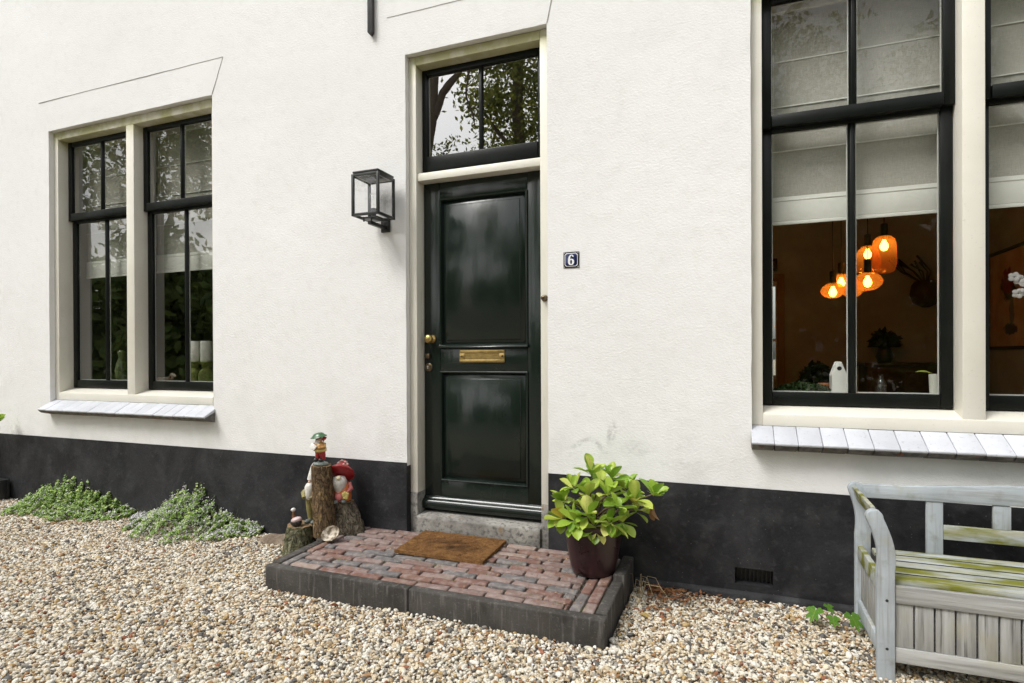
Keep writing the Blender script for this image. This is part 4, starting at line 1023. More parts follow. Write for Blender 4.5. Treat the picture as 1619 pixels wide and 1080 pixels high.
# ================================================================== PLANTS AND LITTER
def creeper(x0, x1, hfun, dfun, label, nleaf, nflow, seed):
    o = root('creeping_plant', ((x0+x1)/2, -.12, 0), label, 'plant', 'creeping plants along the plinth')
    G = np.random.default_rng(seed)
    def pts(n, lift):
        P = []
        while len(P) < n:
            x = G.uniform(x0, x1); h_ = hfun(x)*(1+.55*mnoise.noise((x*13, seed, 0))+.35*mnoise.noise((x*37, seed, 7))); d = dfun(x)*(1+.45*mnoise.noise((x*8, seed, 3))+.3*mnoise.noise((x*29, seed, 9)))
            if d < .02: continue
            v = G.random()**1.15; top = h_*(1-v)**.75*(1+.7*mnoise.noise((x*26, v*9, seed))) + .012
            if mnoise.noise((x*17, v*d*17, seed+4)) < -.28: continue
            z = top*(.55+.45*G.random()**.4) + lift*G.random(); P.append((x, -.012-v*d, z))
        return np.array(P)
    def cards(P, s0, s1, tilt):
        n = len(P); nrm = np.stack([G.normal(0, tilt, n), G.normal(-.6, tilt, n), np.ones(n)], 1); nrm /= np.linalg.norm(nrm, axis=1)[:, None]
        a = np.cross(nrm, G.normal(0, 1, (n, 3))); a /= np.linalg.norm(a, axis=1)[:, None]; b_ = np.cross(nrm, a); s_ = G.uniform(s0, s1, n)[:, None]
        ang = np.arange(5)*2*np.pi/5; V = np.stack([P + (a*math.cos(t) + b_*math.sin(t))*s_*(1.0 if k else 1.25) for k, t in enumerate(ang)], 1).reshape(-1, 3)
        return V, np.arange(n*5).reshape(-1, 5), np.repeat(G.random(n), 5)
    t = MT('creeper_leaf'); c = t.ramp(t.attr('rnd'), [(0, (.10, .19, .03)), (.45, (.22, .37, .05)), (.8, (.32, .47, .085)), (1, (.45, .52, .16))]); lm = t.fin(c, .5, trans=.25)
    V, Fc, rr = cards(pts(nleaf, .0), .0055, .0115, .55); stuff(quads('foliage', V, Fc, lm, o, rr))
    t = MT('creeper_flower'); c = t.ramp(t.attr('rnd'), [(0, (.50, .46, .52)), (.5, (.66, .63, .67)), (1, (.8, .79, .78))]); fm = t.fin(c, .6, trans=.2)
    V, Fc, rr = cards(pts(nflow, .016), .0028, .0052, .9); stuff(quads('flowers', V, Fc, fm, o, rr))
    n = 260; P = pts(n, 0); st = []; fc = []
    for k, p in enumerate(P):
        if G.random() < .6: p[1] = -.012-G.random()*.03
        top = Vector(p)+Vector((G.normal(0, .03), G.normal(-.01, .015), G.uniform(.01, .075))); b_ = Vector((p[0], p[1], max(0, p[2]-.05))); w_ = Vector((.0011, 0, 0)); i = len(st)
        st += [b_-w_, b_+w_, top+w_*.5, top-w_*.5]; fc.append((i, i+1, i+2, i+3))
    stuff(quads('stems', [tuple(q) for q in st], fc, simple('creeper_stem', (.16, .15, .06), .8), o))
    MB().prism([(x, hfun(x)*.35) for x in [x0+(x1-x0)*i/24 for i in range(25)]] + [(x1, -.02), (x0, -.02)], 'y', -.02, -.009).build('shade_backing', simple('creeper_shade', (.03, .045, .012), .95), o)  # dark sheet standing in for the shade inside the foliage
def bump_(x, c, w, h): return h*math.exp(-((x-c)/w)**2)
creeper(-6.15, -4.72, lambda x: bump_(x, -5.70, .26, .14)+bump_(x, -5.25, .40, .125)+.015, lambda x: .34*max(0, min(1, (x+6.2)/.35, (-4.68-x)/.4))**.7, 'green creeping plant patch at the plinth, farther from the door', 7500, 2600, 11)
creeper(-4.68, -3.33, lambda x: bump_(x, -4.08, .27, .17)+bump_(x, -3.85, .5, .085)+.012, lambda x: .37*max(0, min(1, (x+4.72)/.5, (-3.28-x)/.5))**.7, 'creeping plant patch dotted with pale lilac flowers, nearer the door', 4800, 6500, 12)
# low earth mound between patch and doorstep
def m_earth():
    t = MT('sandy_earth'); c = t.mix(t.noise(14, 6, .38, .64), (.155, .115, .08), (.26, .205, .15)); c = t.mix(t.noise(50, 5, .56, .7), c, (.09, .065, .045)); return t.fin(c, .95, t.bump(t.noise(60, 6, None), .012))
em = MB().ball((-3.05, -.115, -.012), (.22, .10, .062), 28, 14).jitter(.02, 9); structure(em.build('earth_mound', m_earth(), smooth=60))['label'] = 'small sandy earth mound beside the stump'
# maple seedling
seed = root('maple_seedling', (.47, -.17, 0), 'bright green maple seedling in the gravel beside the bench', 'seedling')
MAPLE = m_leaf('maple_leaf', [(0, (.07, .20, .022)), (.5, (.10, .26, .03)), (1, (.13, .30, .04))], .5, .3)
def maple_mesh():
    pr = []
    for a, r in ((-90, .12), (-70, .42), (-52, .62), (-30, .66), (-22, .80), (-8, .92), (2, 1.0), (8, .78), (18, .62), (26, .50), (36, .74), (44, .95), (52, .98), (60, 1.08), (66, .82), (74, .72), (80, 1.0), (90, 1.22)):
        pr.append((r*math.cos(R(a))*.62, r*math.sin(R(a))*.62))
    pr += [(-x, y) for x, y in reversed(pr[:-1])]
    vs = [(y+.1, x, .10*abs(x)**1.3-.10*(y)**2) for x, y in pr] + [(.1, 0, .0)]; n = len(pr); m = MB().add(vs, [(i, (i+1) % n, n) for i in range(n)])
    me = m.mesh('leaf', smooth=True); me.materials.append(MAPLE); return me
mpl = maple_mesh(); stm = MB(); bs = Vector((.47, -.2, -.005))
for (qx, qy, Y_, L_, d) in ((1286, 972, -.24, .085, (-.35, -.5, -.55)), (1312, 963, -.22, .055, (.3, -.5, -.4)), (1318, 983, -.27, .058, (.05, -.5, -.6)), (1352, 984, -.28, .092, (.25, -.5, -.5))):
    p = pix(qx, qy, Y_); put_leaf(seed, mpl, p-Vector(d).normalized()*L_*.35, Vector(d).normalized(), L_, rng.uniform(-.3, .3)); stm.tube([bs, bs.lerp(p, .5)+Vector((0, 0, .02)), p-Vector(d).normalized()*L_*.26], [.0016, .0013, .001], 5)
stm.build('stem', simple('seedling_stem', (.16, .09, .05), .7), seed)
# dry grass beside the kerb
tuft = root('dry_grass_tuft', (-.50, -.10, 0), 'straw coloured dry grass tuft behind the pot by the kerb', 'grass tuft')
for i in range(13):
    a = rng.uniform(-.9, .9); L_ = rng.uniform(.06, .17); p0 = Vector((-.505+rng.uniform(-.02, .03), -.13+rng.uniform(-.2, .08), 0)); d = Vector((math.sin(a)+.5, -math.cos(a)*.5, 0))
    MB().tube([p0, p0+d*L_*.3+Vector((0, 0, L_*.75)), p0+d*L_*.75+Vector((0, 0, L_*.8)), p0+d*L_*1.05+Vector((0, 0, L_*.45))], [.0017, .0015, .0012, .0006], 4).build('blade', simple('straw', (.42, .33, .19), .8) if i == 0 else bpy.data.materials['straw'], tuft, smooth=60)
# fallen leaves
def fallen(loc, L_, rz, mname, c, label, tilt=.2):
    me = leaf_mesh('fallen_leaf', -.25, .3, .62, 1.1); me.materials.clear(); me.materials.append(bpy.data.materials.get(mname) or simple(mname, c, .6, tuple(k*.6 for k in c), 25, trans=.15))
    o = bpy.data.objects.new('fallen_leaf', me); col.objects.link(o); o.location = loc; o.rotation_euler = (tilt, .1, rz); o.scale = (L_,)*3; return tag(o, label, 'leaf', 'fallen leaves on the gravel')
fallen((-.46, -.43, .020), .085, .15, 'yellow_leaf', (.50, .36, .12), 'single pale yellow fallen leaf right of the doorstep corner')
fallen((-.30, -.62, .014), .06, 2.2, 'rust_leaf', (.22, .075, .03), 'rust brown fallen leaf on gravel below the yellow leaf')
fallen((-2.02, -.90, .014), .07, .9, 'rust_leaf', None, 'rust brown fallen leaf against the front kerb left of its joint')
fallen((-1.32, -1.0, .014), .06, -.6, 'tan_leaf', (.33, .17, .07), 'tan fallen leaf on gravel in front of the right kerb')
def litter(name, n, f, cs, s0, s1, label, seed):
    G = np.random.default_rng(seed); P = np.array([f(G) for _ in range(n)]); nrm = np.stack([G.normal(0, .35, n), G.normal(0, .35, n), np.ones(n)], 1); nrm /= np.linalg.norm(nrm, axis=1)[:, None]
    a = np.cross(nrm, G.normal(0, 1, (n, 3))); a /= np.linalg.norm(a, axis=1)[:, None]; b_ = np.cross(nrm, a); s_ = G.uniform(s0, s1, n)[:, None]
    V = np.stack([P-a*s_, P+b_*s_*.45, P+a*s_, P-b_*s_*.4], 1).reshape(-1, 3); V[:, 2] = np.maximum(V[:, 2], P[:, 2].repeat(4)-.004)
    t = MT(name); c = t.ramp(t.attr('rnd'), cs); stuff(quads(name, V, np.arange(n*4).reshape(-1, 4), t.fin(c, .8, trans=.1), None, np.repeat(G.random(n), 4)), label)
litter('leaf_litter', 260, lambda G: (-.44+G.exponential(.11), -.03-G.exponential(.10), .012+G.random()*.012), [(0, (.12, .04, .018)), (.5, (.22, .09, .035)), (1, (.32, .17, .07))], .010, .026, 'brown leaf litter in the corner behind the doorstep kerb', 4)
litter('scattered_leaf_bits', 650, lambda G: (G.uniform(-6.5, 1.2), -.05-G.random()**1.4*2.0, .013) if G.random() < .45 else (G.uniform(-2.5, 1.0), -.85-abs(G.normal(0, .13)), .013) if G.random() < .5 else (G.uniform(-.4, .6), -.05-abs(G.normal(0, .3)), .013), [(0, (.13, .045, .02)), (.6, (.24, .10, .04)), (1, (.36, .22, .09))], .006, .017, 'bits of brown leaf scattered over the gravel', 5)
def on_step(G):
    y = -.73+.72*G.random(); x = G.uniform(-2.48, -.62)
    return (x, y, .154+.022*y/.75)
litter('leaf_crumbs', 800, on_step, [(0, (.2, .085, .03)), (.6, (.36, .20, .09)), (1, (.5, .38, .2))], .002, .0075, 'crumbs of dead leaf on the paving bricks', 6)
# grass and moss in the joints
G = np.random.default_rng(9); V = []; rr = []
spots = [(-1.93, -.52), (-1.58, -.47), (-1.17, -.30), (-.95, -.66), (-1.02, -.33), (-1.45, -.62), (-1.28, -.5), (-.80, -.70), (-2.2, -.58), (-1.75, -.43), (-.66, -.71)]
for (sx, sy) in spots:
    for k in range(34):
        x, y = sx+G.normal(0, .022), sy+G.normal(0, .008); a = G.uniform(0, 6.28); L_ = G.uniform(.008, .026); z = .142+.022*y/.75
        V += [(x-.0009, y, z), (x+.0009, y, z), (x+math.cos(a)*L_*.6, y+math.sin(a)*L_*.6, z+L_)]; rr += [G.random()]*3
t = MT('joint_grass'); gm = t.fin(t.ramp(t.attr('rnd'), [(0, (.07, .13, .02)), (.6, (.16, .22, .05)), (1, (.42, .38, .2))]), .7, trans=.2)
stuff(quads('joint_grass', V, np.arange(len(V)).reshape(-1, 3), gm, None, rr), 'tiny grass growing in the joints of the doorstep bricks')
# planter that just enters at the left
pl = root('planter_box', (-6.72, -.075, 0), 'black square planter at the left edge of the view', 'planter')
q = MB(); x0, x1, y0, y1 = -7.05, -6.43, -.13, -.022
q.box(x0, x1, y0, y0+.02, 0, .19); q.box(x0, x1, y1-.02, y1, 0, .19); q.box(x0, x0+.02, y0+.02, y1-.02, 0, .19); q.box(x1-.02, x1, y0+.02, y1-.02, 0, .19); q.box(x0+.02, x1-.02, y0+.02, y1-.02, .01, .15)
q.build('box', IRON, pl, bevel=.004)
ps = root('planter_shrub', (-6.72, -.075, .15), 'green leafy shrub reaching in at the left edge', 'shrub')
sm_ = MB()
for k in range(7):
    p = Vector((-6.80+rng.uniform(-.2, .12), -.10+rng.uniform(-.08, .03), .45+rng.uniform(0, .25)))
    if k < 2: p = pix(-8+k*5, 664+k*5, -.13)
    sm_.tube([(-6.72, -.075, .14), Vector((-6.72, -.075, .14)).lerp(p, .5)+Vector((0, -.02, .05)), p], [.006, .005, .003], 6)
    for i in range(7):
        d = Vector((rng.uniform(-1, 1), rng.uniform(-1, .4), rng.uniform(-.2, .8))).normalized(); put_leaf(ps, leaves[i % 4], p, d, rng.uniform(.06, .1), rng.uniform(-.4, .4))
sm_.build('stem', STEM, ps, smooth=60)

# ================================================================== THINGS INSIDE
WB = 1.107
def at_sill(px, Y): return pix(px, 600, Y).x
# right window
bx = root('house_shaped_box', (.575, .36, WB), 'white gable shaped wooden box on the sill below the lamps', 'box')
xc = .577; w = .038
MB().prism([(xc-w, WB), (xc+w, WB), (xc+w, WB+.125), (xc+.016, WB+.185), (xc+.010, WB+.198), (xc-.010, WB+.198), (xc-.016, WB+.185), (xc-w, WB+.125)], 'y', .33, .342).build('front', simple('white_wood', (.66, .65, .62), .5), bx, bevel=.001)
MB().prism([(xc-w, WB), (xc+w, WB), (xc+w, WB+.125), (xc+.016, WB+.185), (xc+.010, WB+.198), (xc-.010, WB+.198), (xc-.016, WB+.185), (xc-w, WB+.125)], 'y', .41, .422).build('back', bpy.data.materials['white_wood'], bx, bevel=.001)
MB().box(xc-w, xc-w+.006, .342, .41, WB, WB+.12).box(xc+w-.006, xc+w, .342, .41, WB, WB+.12).build('sides', bpy.data.materials['white_wood'], bx)
MB().lathe([(.012, 0), (.012, .001), (0, .001)], (xc, .3298, WB+.160), 16, axis='y').build('finger_hole', LBLACK, bx)
MB().prism([(xc+.013*math.cos(a), WB+.0005+.010*math.sin(a)) for a in [math.pi*i/10 for i in range(11)]], 'y', .3285, .3298).build('notch', LBLACK, bx)
def mound(name, c, r, n, label, colr, seed, leafs=(.008, .02), cat='plant'):
    G = np.random.default_rng(seed); d = G.normal(0, 1, (n, 3)); d /= np.linalg.norm(d, axis=1)[:, None]; d[:, 2] = np.abs(d[:, 2]); P = np.array(c)+d*np.array(r)*(G.random(n)**.33)[:, None]
    a = G.normal(0, 1, (n, 3)); a /= np.linalg.norm(a, axis=1)[:, None]; b_ = np.cross(a, G.normal(0, 1, (n, 3))); b_ /= np.linalg.norm(b_, axis=1)[:, None]; s_ = G.uniform(*leafs, n)[:, None]
    V = np.stack([P-a*s_, P+b_*s_*.5, P+a*s_, P-b_*s_*.5], 1).reshape(-1, 3)
    V[:, 2] = np.maximum(V[:, 2], c[2])
    o = root(name, c, label, cat); t = MT(name+'_leaf'); m = t.fin(t.ramp(t.attr('rnd'), [(0, tuple(k*.4 for k in colr)), (1, colr)]), .6, trans=.2)
    stuff(quads('foliage', V, np.arange(n*4).reshape(-1, 4), m, o, np.repeat(G.random(n), 4)))
    return o
mound('moss_bowl', (.385, .37, WB), (.17, .06, .075), 1500, 'low dark green moss mound in the corner of the right window sill', (.05, .10, .025), 21)
TERRA = simple('terracotta', (.42, .15, .06), .8)
tp = root('terracotta_pot', (.512, .44, WB), 'little terracotta pot beside the moss on the sill', 'pot'); MB().lathe([(.0, WB), (.020, WB), (.026, WB+.055), (.030, WB+.056), (.030, WB+.07), (.024, WB+.07), (.02, WB+.05), (0, WB+.05)], (.512, .44, 0), 18).build('vessel', TERRA, tp, smooth=40)
gv = root('glass_bottle', (.82, .42, WB), 'small clear glass bottle on the sill right of the glazing bar', 'bottle')
MB().lathe([(.0, WB), (.026, WB), (.028, WB+.01), (.028, WB+.07), (.02, WB+.09), (.014, WB+.10), (.016, WB+.125), (.013, WB+.125), (.011, WB+.10), (.017, WB+.09), (.025, WB+.07), (.025, WB+.012), (0, WB+.01)], (.80, .42, 0), 20).build('vessel', LGLASS, gv, smooth=40)
orc = root('orchid_pot', (1.035, .37, WB), 'pale tall vase with a drooping leaf at the right end of the sill', 'vase'); MB().lathe([(.0, WB), (.022, WB), (.027, WB+.13), (.024, WB+.13), (.02, WB+.02), (0, WB+.02)], (1.045, .38, 0), 20).build('vessel', simple('pale_ceramic', (.5, .5, .45), .4), orc, smooth=40)
p = MB().add([], []); 
lf = bpy.data.objects.new('leaf', leaves[3]); lf = inst('leaf', leaves[3], orc, (1.045, .38, WB+.13), (0, -.35, 2.9), (.085, .1, .085))
oc = root('orchid', (1.52, .42, WB), 'white flowering orchid at the right edge before the painting', 'orchid')
MB().lathe([(0, WB), (.04, WB), (.055, WB+.1), (.05, WB+.1), (.036, WB+.01), (0, WB+.01)], (1.52, .42, 0), 20).build('vessel', simple('dark_glaze', (.04, .04, .045), .3), oc, smooth=40)
tp_ = [pix(1604, 438, .42), pix(1613, 443, .42), pix(1622, 447, .42), pix(1610, 464, .42), pix(1621, 462, .42), pix(1632, 452, .42)]
MB().tube([(1.52, .42, WB+.08), (1.54, .42, WB+.35), (1.50, .42, 1.80), tp_[1], tp_[0]], [.003, .003, .0025, .002, .0015], 6).build('stem', simple('orchid_stem', (.10, .16, .04), .6), oc)
ORW = simple('orchid_petal', (.72, .68, .68), .6, trans=.2)
for p in tp_:
    f_ = MB()
    for k in range(5):
        a = k*1.2566; f_.ball((p.x+.017*math.cos(a), p.y+rng.uniform(-.006, .006), p.z+.015*math.sin(a)), (.0135, .004, .0125), 8, 6)
    f_.build('flower', ORW, oc, smooth=True)
# dining table, chairs, sideboard
DKW = simple('dark_oak', (.045, .027, .016), .5, (.03, .018, .011), 20)
tb = root('dining_table', (.95, 1.6, .16), 'brown wooden dining table under the amber lamps', 'table')
MB().box(.15, 1.85, 1.15, 2.1, .985, 1.02).build('tabletop', simple('table_oak', (.20, .10, .045), .4, (.15, .075, .03), 9), tb, bevel=.004)
for x in (.22, 1.72):
    for y in (1.2, 1.99): MB().box(x, x+.06, y, y+.06, .15, .985).build('leg', DKW, tb)
def chair(x, y, rz, label):
    o = root('dining_chair', (x, y, .15), label, 'chair', 'dark chairs round the dining table', rz); m = bpy.data.materials.get('dark_upholstery') or simple('dark_upholstery', (.02, .018, .018), .7)
    MB().box(-.22, .22, -.22, .22, .42, .5).build('seat', m, o, bevel=.02, local=True)
    MB().prism([(.24*math.cos(a)*1.0, .62+.30*math.sin(a)) for a in [math.pi*i/14 for i in range(15)]] + [(-.2, .5), (.2, .5)], 'y', -.24, -.20).build('backrest', m, o, bevel=.01, local=True)
    for sx in (-1, 1):
        for sy in (-1, 1): MB().tube([(sx*.19, sy*.19, .43), (sx*.21, sy*.21, 0)], [.018, .014], 8).build('leg', DKW, o, local=True)
chair(.92, .92, .1, 'dark rounded dining chair behind the glazing bar'); chair(1.72, .95, -.1, 'dark rounded dining chair behind the rightmost window bay'); chair(.85, 2.4, 3.1, 'dark dining chair on the far side of the table')
sb = root('sideboard', (1.75, 3.75, .15), 'dark sideboard against the ochre back wall', 'sideboard')
MB().box(1.33, 2.2, 3.52, 3.98, .23, 1.22).build('carcass', DKW, sb, bevel=.004); MB().box(1.30, 2.23, 3.49, 3.99, 1.2205, 1.255).build('top', DKW, sb, bevel=.004)
for x in (1.36, 1.66, 1.96): MB().box(x, x+.27, 3.508, 3.519, .3, 1.17).build('door', DKW, sb, bevel=.003)
for x in (1.36, 2.12):
    for y in (3.55, 3.9): MB().box(x, x+.05, y, y+.05, .15, .23).build('foot', DKW, sb)
vz = root('dark_vase', (1.52, 3.7, 1.255), 'dark vase of leaves standing on the sideboard', 'vase'); MB().lathe([(0, 1.255), (.06, 1.255), (.085, 1.32), (.06, 1.40), (.05, 1.43), (0, 1.43)], (1.52, 3.7, 0), 18).build('vessel', LBLACK, vz, smooth=50)
mound('vase_leaves', (1.52, 3.7, 1.42), (.15, .12, .18), 260, 'dark spray of leaves in the sideboard vase', (.03, .045, .02), 23, (.03, .06))
mound('table_plant', (.60, 1.3, 1.02), (.16, .12, .27), 320, 'dark leafy plant on the table left of the white box', (.025, .04, .018), 24, (.03, .07))
# small framed picture and big framed picture
def picture(name, quad, label, cols):
    """quad: (axis, plane, a0, a1, z0, z1)"""
    ax, pl_, a0, a1, z0, z1 = quad; o = root(name, ((a0+a1)/2, pl_, z0) if ax == 'y' else (pl_, (a0+a1)/2, z0), label, 'picture'); w_ = .03
    def bx_(mb, u0, u1, v0, v1, d0, d1):
        if ax == 'y': mb.box(u0, u1, pl_-d1, pl_-d0, v0, v1)
        else: mb.box(pl_-d1, pl_-d0, u0, u1, v0, v1)
    f = MB(); bx_(f, a0, a0+w_, z0, z1, .001, .03); bx_(f, a1-w_, a1, z0, z1, .001, .03); bx_(f, a0+w_, a1-w_, z0, z0+w_, .001, .03); bx_(f, a0+w_, a1-w_, z1-w_, z1, .001, .03); f.build('frame', DKW, o, bevel=.003)
    c = MB(); bx_(c, a0+w_, a1-w_, z0+w_, z1-w_, .002, .012); t = MT(name+'_canvas')
    if cols is None: m = t.fin(t.mix(t.noise(14, 4, .4, .6), (.45, .22, .10), (.30, .12, .05)), .7)
    else:
        # still life: red blooms over a pale vase on an ochre ground, daubed
        x = t.xyz(); k = t.mix(t.noise(6, 4, .35, .65), (.70, .50, .28), (.55, .36, .18))
        def blob(u, v, ru, rv): 
            a = t.math('DIVIDE', t.math('SUBTRACT', x[1], u), ru); b_ = t.math('DIVIDE', t.math('SUBTRACT', x[2], v), rv); r_ = t.math('ADD', t.math('MULTIPLY', a, a), t.math('MULTIPLY', b_, b_))
            return t.rng(t.math('ADD', r_, t.math('MULTIPLY', t.noise(16, 4, None), 1.6)), 1.35, 1.75, 1, 0)
        cu = (a0+a1)/2-ORG[o].y; zz = z1-z0
        k = t.mix(blob(cu+.10, zz*.62, .20, .15), k, (.10, .06, .035)); k = t.mix(blob(cu+.14, zz*.68, .13, .14), k, (.32, .03, .02)); k = t.mix(blob(cu-.06, zz*.66, .08, .08), k, (.5, .42, .36)); k = t.mix(blob(cu+.06, zz*.36, .06, .15), k, (.22, .19, .14))
        k = t.mix(blob(cu+.08, zz*.2, .16, .06), k, (.09, .05, .04)); m = t.fin(k, .7)
    c.build('canvas', m, o)
picture('framed_picture', ('y', 4.0, .62, .80, 2.22, 2.40), 'tiny framed picture above the garden window casing', None) if False else picture('framed_picture', ('y', 4.0, .36, .505, 2.325, 2.47), 'tiny framed picture on the ochre wall above the garden window', None)
picture('flower_painting', ('x', 2.42, 2.55, 3.66, 1.385, 2.33), 'large framed painting of red flowers at the right edge', 1)
wv = root('wall_vase', (1.88, 3.93, 1.86), 'dark red wall vase with dried stems on the back wall', 'wall vase')
MB().lathe([(.03, 1.84), (.11, 1.88), (.145, 1.98), (.13, 2.08), (.10, 2.12), (.09, 2.12), (.0, 2.10)], (1.93, 3.85, 0), 22).build('vessel', simple('dark_red_clay', (.055, .012, .012), .6), wv, smooth=50)
st = MB()
for k in range(9): st.tube([(1.93, 3.85, 2.08), (1.93-.06*rng.random()-.03*k+.05, 3.84, 2.22), (1.93-.12-.035*k+.12*rng.random(), 3.83, 2.30+.1*rng.random())], [.008, .006, .012], 5)
st.build('dried_stems', DKW, wv)
# left window: vase, dog, candles on a mossy stand
gvL = root('green_glass_vase', (-5.385, .33, WB), 'pear shaped green glass vase in the left window', 'vase')
MB().lathe([(0, WB), (.032, WB), (.05, WB+.06), (.055, WB+.12), (.04, WB+.19), (.022, WB+.235), (.03, WB+.26), (.034, WB+.285), (.02, WB+.305), (0, WB+.31)], (-5.385, .33, 0), 24).build('vessel', simple('green_glass', (.13, .16, .06), .12, (.07, .09, .03), 12, coat=.6), gvL, smooth=60)
dog = root('dog_figurine', (-4.78, .32, WB), 'small brown and white lying dog figurine in the left window', 'figurine')
D = Vector((-4.775, .32, WB)); dp = simple('dog_paint', (.55, .47, .38), .4, (.25, .11, .05), 24)
MB().tube([D+Vector((-.13, 0, .022)), D+Vector((-.10, 0, .03)), D+Vector((-.02, 0, .031)), D+Vector((.04, 0, .036)), D+Vector((.065, -.005, .058)), D+Vector((.075, -.008, .072))], [.012, .026, .029, .03, .022, .018], 14).build('body', dp, dog, smooth=60)
MB().ball(D+Vector((.085, -.01, .078)), (.027, .02, .02)).tube([D+Vector((.10, -.012, .075)), D+Vector((.128, -.014, .068))], [.014, .009], 10).build('head', dp, dog, smooth=60)
MB().ball(D+Vector((.075, -.026, .068)), (.012, .006, .02)).ball(D+Vector((.075, .006, .068)), (.012, .006, .02)).build('ears', simple('dog_ear', (.16, .06, .025), .5), dog, smooth=True)
lgd = MB()
for dx, dy in ((.06, -.022), (.06, .022), (-.07, -.024), (-.07, .024)): lgd.tube([D+Vector((dx-.03, dy, .01)), D+Vector((dx+.03, dy*1.1, .008))], [.010, .008], 8)
lgd.build('paws', dp, dog, smooth=60)
MOSS = simple('moss_green', (.10, .145, .02), .9, (.19, .19, .05), 40, .008, 60)
for k, cx in enumerate((-4.455, -4.315)):
    o = root('candle_stand', (cx, .34, WB), ['mossy green round stand under the left candle', 'mossy green round stand under the right candle'][k], 'stand', 'mossy stands in the left window')
    MB().lathe([(0, WB), (.062, WB), (.064, WB+.02), (.062, WB+.10), (.05, WB+.12), (.03, WB+.14), (.04, WB+.17), (.062, WB+.188), (.062, WB+.196), (0, WB+.196)], (cx, .34, 0), 26).jitter(.003, 30, k).build('turned_body', MOSS, o, smooth=50)
    o = root('pillar_candle', (cx, .34, WB+.197), ['white pillar candle on the left mossy stand', 'white pillar candle on the right mossy stand'][k], 'candle', 'pillar candles in the left window')
    MB().lathe([(0, WB+.198), (.044, WB+.198), (.046, WB+.203), (.046, WB+.375), (.043, WB+.38), (.03, WB+.376), (0, WB+.374)], (cx, .34, 0), 26).build('wax', simple('candle_wax', (.72, .70, .64), .5), o, smooth=50)
    MB().tube([(cx, .34, WB+.374), (cx+.002, .34, WB+.39)], .0018, 6).build('wick', LBLACK, o)

# ================================================================== TREES OPPOSITE (seen in the glass)
def m_foliage(name, a, b):
    t = MT(name); return t.fin(t.ramp(t.attr('rnd'), [(0, a), (.6, b), (1, tuple(min(1, k*1.7) for k in b))]), .5, trans=.35)
FO1 = m_foliage('oak_leaves', (.085, .11, .022), (.26, .28, .055)); FO2 = m_foliage('dark_leaves', (.075, .14, .035), (.20, .29, .07))
TBARK = simple('tree_bark', (.19, .155, .115), .95, (.12, .10, .075), 12, .02, 20)
def tree(loc, trunk, branches, clumps, label, nleaf, lm, seed, size=(.05, .11), cat='tree', group='trees facing the house', name='broadleaf_tree'):
    o = root(name, loc, label, cat, group); L0 = Vector(loc); G = np.random.default_rng(seed)
    if trunk:
        mb = MB()
        for pts_, rad in [trunk]+branches:
            P = [L0+Vector(p) for p in pts_]; Q = []; RR = []
            for i in range(len(P)-1):
                for k in range(4): f = k/4; Q.append(P[i].lerp(P[i+1], f)+Vector((mnoise.noise((P[i].x+i+f, seed, 0)), mnoise.noise((seed, P[i].z+f, 3)), 0))*.06); RR.append(rad[i]+(rad[i+1]-rad[i])*f)
            Q.append(P[-1]); RR.append(rad[-1]); mb.tube(Q, RR, 10)
        mb.build('trunk', TBARK, o, smooth=60)
    Vs = []; tot = sum(c[3]*c[4]*c[5]*c[6] for c in clumps)
    for (cx, cy, cz, rx, ry, rz, dens) in clumps:
        n = int(nleaf*rx*ry*rz*dens/tot); d = G.normal(0, 1, (n, 3)); d /= np.linalg.norm(d, axis=1)[:, None]; rad = G.random(n)**.45
        sub = G.normal(0, 1, (max(3, n//45), 3)); sub /= np.linalg.norm(sub, axis=1)[:, None]; sub *= (G.random(len(sub))**.4)[:, None]
        pk = sub[G.integers(0, len(sub), n)] + G.normal(0, .13, (n, 3)); P = pk*np.array((rx, ry, rz))+np.array((cx, cy, cz))+np.array(loc); Vs.append(P)
    P = np.concatenate(Vs); n = len(P); a = G.normal(0, 1, (n, 3)); a /= np.linalg.norm(a, axis=1)[:, None]; b_ = np.cross(a, G.normal(0, 1, (n, 3))); b_ /= np.linalg.norm(b_, axis=1)[:, None]; s_ = G.uniform(*size, n)[:, None]
    P[:, 2] = np.maximum(P[:, 2], .05)
    V = np.stack([P-a*s_, P+b_*s_*.5, P+a*s_, P-b_*s_*.5], 1).reshape(-1, 3)
    stuff(quads('crown', V, np.arange(n*4).reshape(-1, 4), lm, o, np.repeat(G.random(n), 4)))
tree((-8.2, -11, 0), ([(0, 0, -.2), (.05, 0, 4), (-.1, 0, 7.2), (.1, 0, 8.6), (.3, 0, 11), (.2, 0, 14)], [.34, .26, .22, .19, .13, .05]),
     [([(0, 0, 7.9), (.5, 0, 8.9), (1.2, .1, 9.45), (2.0, .1, 9.3)], [.13, .10, .07, .03]), ([(-.1, 0, 7), (-1.4, .3, 8.8), (-2.6, .5, 10)], [.12, .08, .04]), ([(.2, 0, 10), (1.2, -.4, 12), (2.2, -.6, 13.4)], [.1, .07, .03]), ([(1.4, .1, 9.4), (1.25, .1, 8.6), (1.55, .1, 7.7)], [.035, .03, .012])],
     [(-1.8, 0, 9.5, 1.8, 1.5, 1.6, 1), (.8, 0, 10.4, 1.5, 1.3, .7, .8), (.4, 0, 12.8, 2.4, 2.2, 1.9, .9), (.9, .2, 6.5, 1.2, 1, .9, .8), (-1.2, .3, 6.6, 1.4, 1, 1.1, .8), (.75, 0, 7.5, .5, .6, .5, .5), (1.7, 0, 7.4, .5, .6, .6, .6)], 'tall forked tree mirrored in the left fanlight pane', 9000, FO1, 31, (.035, .085))
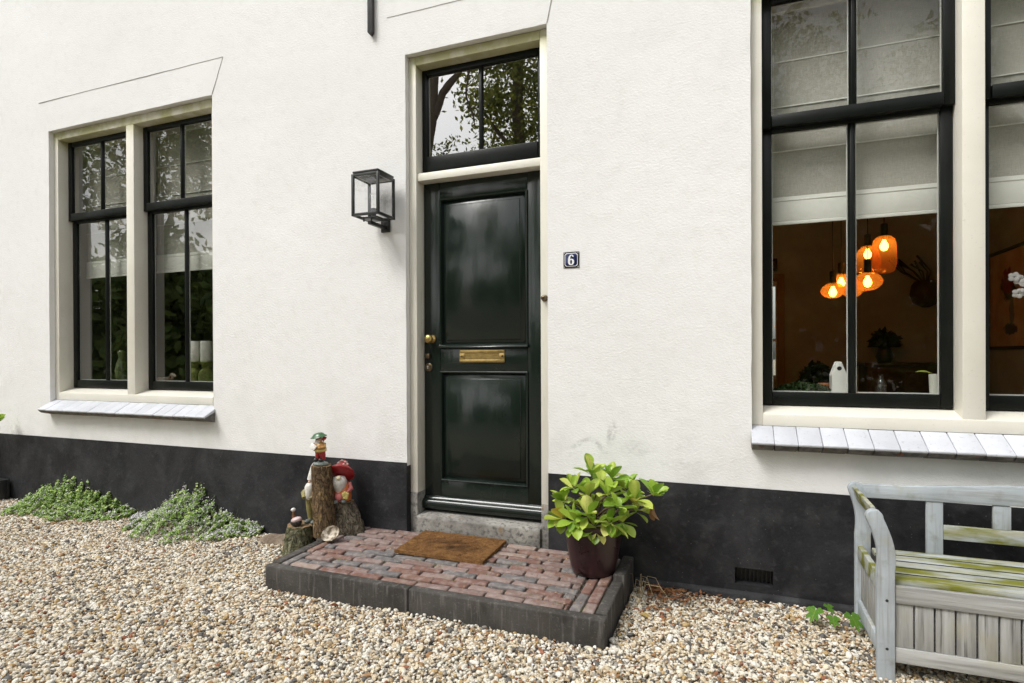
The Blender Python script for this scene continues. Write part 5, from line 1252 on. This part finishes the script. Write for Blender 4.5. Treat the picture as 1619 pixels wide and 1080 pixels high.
tree((-5.9, -12.5, 0), ([(0, 0, -.2), (.1, 0, 5), (-.1, 0, 9), (0, 0, 13)], [.3, .24, .17, .06]), [([(0, 0, 6), (1.2, .2, 7.6)], [.12, .04]), ([(0, 0, 7.2), (-1.2, .2, 8.8)], [.1, .03])],
     [(0, 0, 9.6, 1.9, 1.7, 2.0, 1.3), (.2, 0, 12.4, 1.8, 1.8, 1.6, 1), (-.2, 0, 7.2, 1.7, 1.4, .9, .7), (1.3, 0, 8.0, 1.2, 1.2, 1.0, .8)], 'dense tree mirrored in the right fanlight pane', 11000, FO1, 32, (.05, .11))
T3 = ([(0, 0, -.2), (.1, .1, 3), (0, 0, 6), (.1, 0, 10)], [.32, .25, .18, .05]); BR3 = [([(0, 0, 4.2), (1.4, .3, 6)], [.14, .04]), ([(0, 0, 5), (-1.5, -.2, 7)], [.12, .04])]
CL3 = [(0, 0, 8.2, 2.6, 2.2, 2.2, 1), (1.5, .2, 6.4, 1.7, 1.5, 1.3, 1), (-1.6, 0, 6.8, 1.7, 1.5, 1.4, 1), (0, 0, 10.6, 1.8, 1.7, 1.5, 1)]
for k, (x, y, lab) in enumerate(((-12.6, -9.5, 'tree mirrored at the right side of the left window'), (-16.4, -8.6, 'tree mirrored in the middle of the left window'), (-20.6, -7.4, 'tree mirrored at the far left of the left window'),
                                 (1.5, -15, 'tree directly opposite the right window'), (6.5, -14.5, 'tree mirrored at the right edge of the right window'), (-2.6, -16, 'tree set back between the fanlight trees and the right window trees'))):
    tree((x, y, 0), T3, BR3, CL3, lab, 8000, FO1 if k % 2 else FO2, 40+k, (.06, .12))
for k, (x, y, h_, lab) in enumerate(((-11.8, -8, 4.4, 'dark rounded shrub mirrored low beside the candles'), (-14.6, -7.4, 5.0, 'dark tall shrub mirrored low in the left window'), (-17.6, -6.6, 4.6, 'dark shrub mirrored low at the left of the left window'), (-20.5, -5.6, 4.6, 'dark shrub farthest to the left of the drive'),
                                     (-7.6, -12, 3.4, 'dark shrub below the forked tree'), (-3.5, -12.6, 3.2, 'dark shrub below the dense trees'), (.5, -12, 6.6, 'dark shrub opposite the plant pot'), (3.4, -11.6, 7.0, 'dark shrub opposite the bench'), (6.6, -10.5, 6.6, 'dark shrub farthest to the right of the drive'))):
    tree((x, y, 0), None, [], [(0, 0, h_*.28, 1.9, 1.4, h_*.32, 1), (.2, 0, h_*.62, 1.7, 1.3, h_*.34, 1), (-.8, .1, h_*.5, 1.2, 1, h_*.3, 1)], lab, 9000, FO2, 60+k, (.09, .19), 'shrub', 'shrubs across the drive', 'garden_shrub')
print('objects', len(bpy.data.objects))
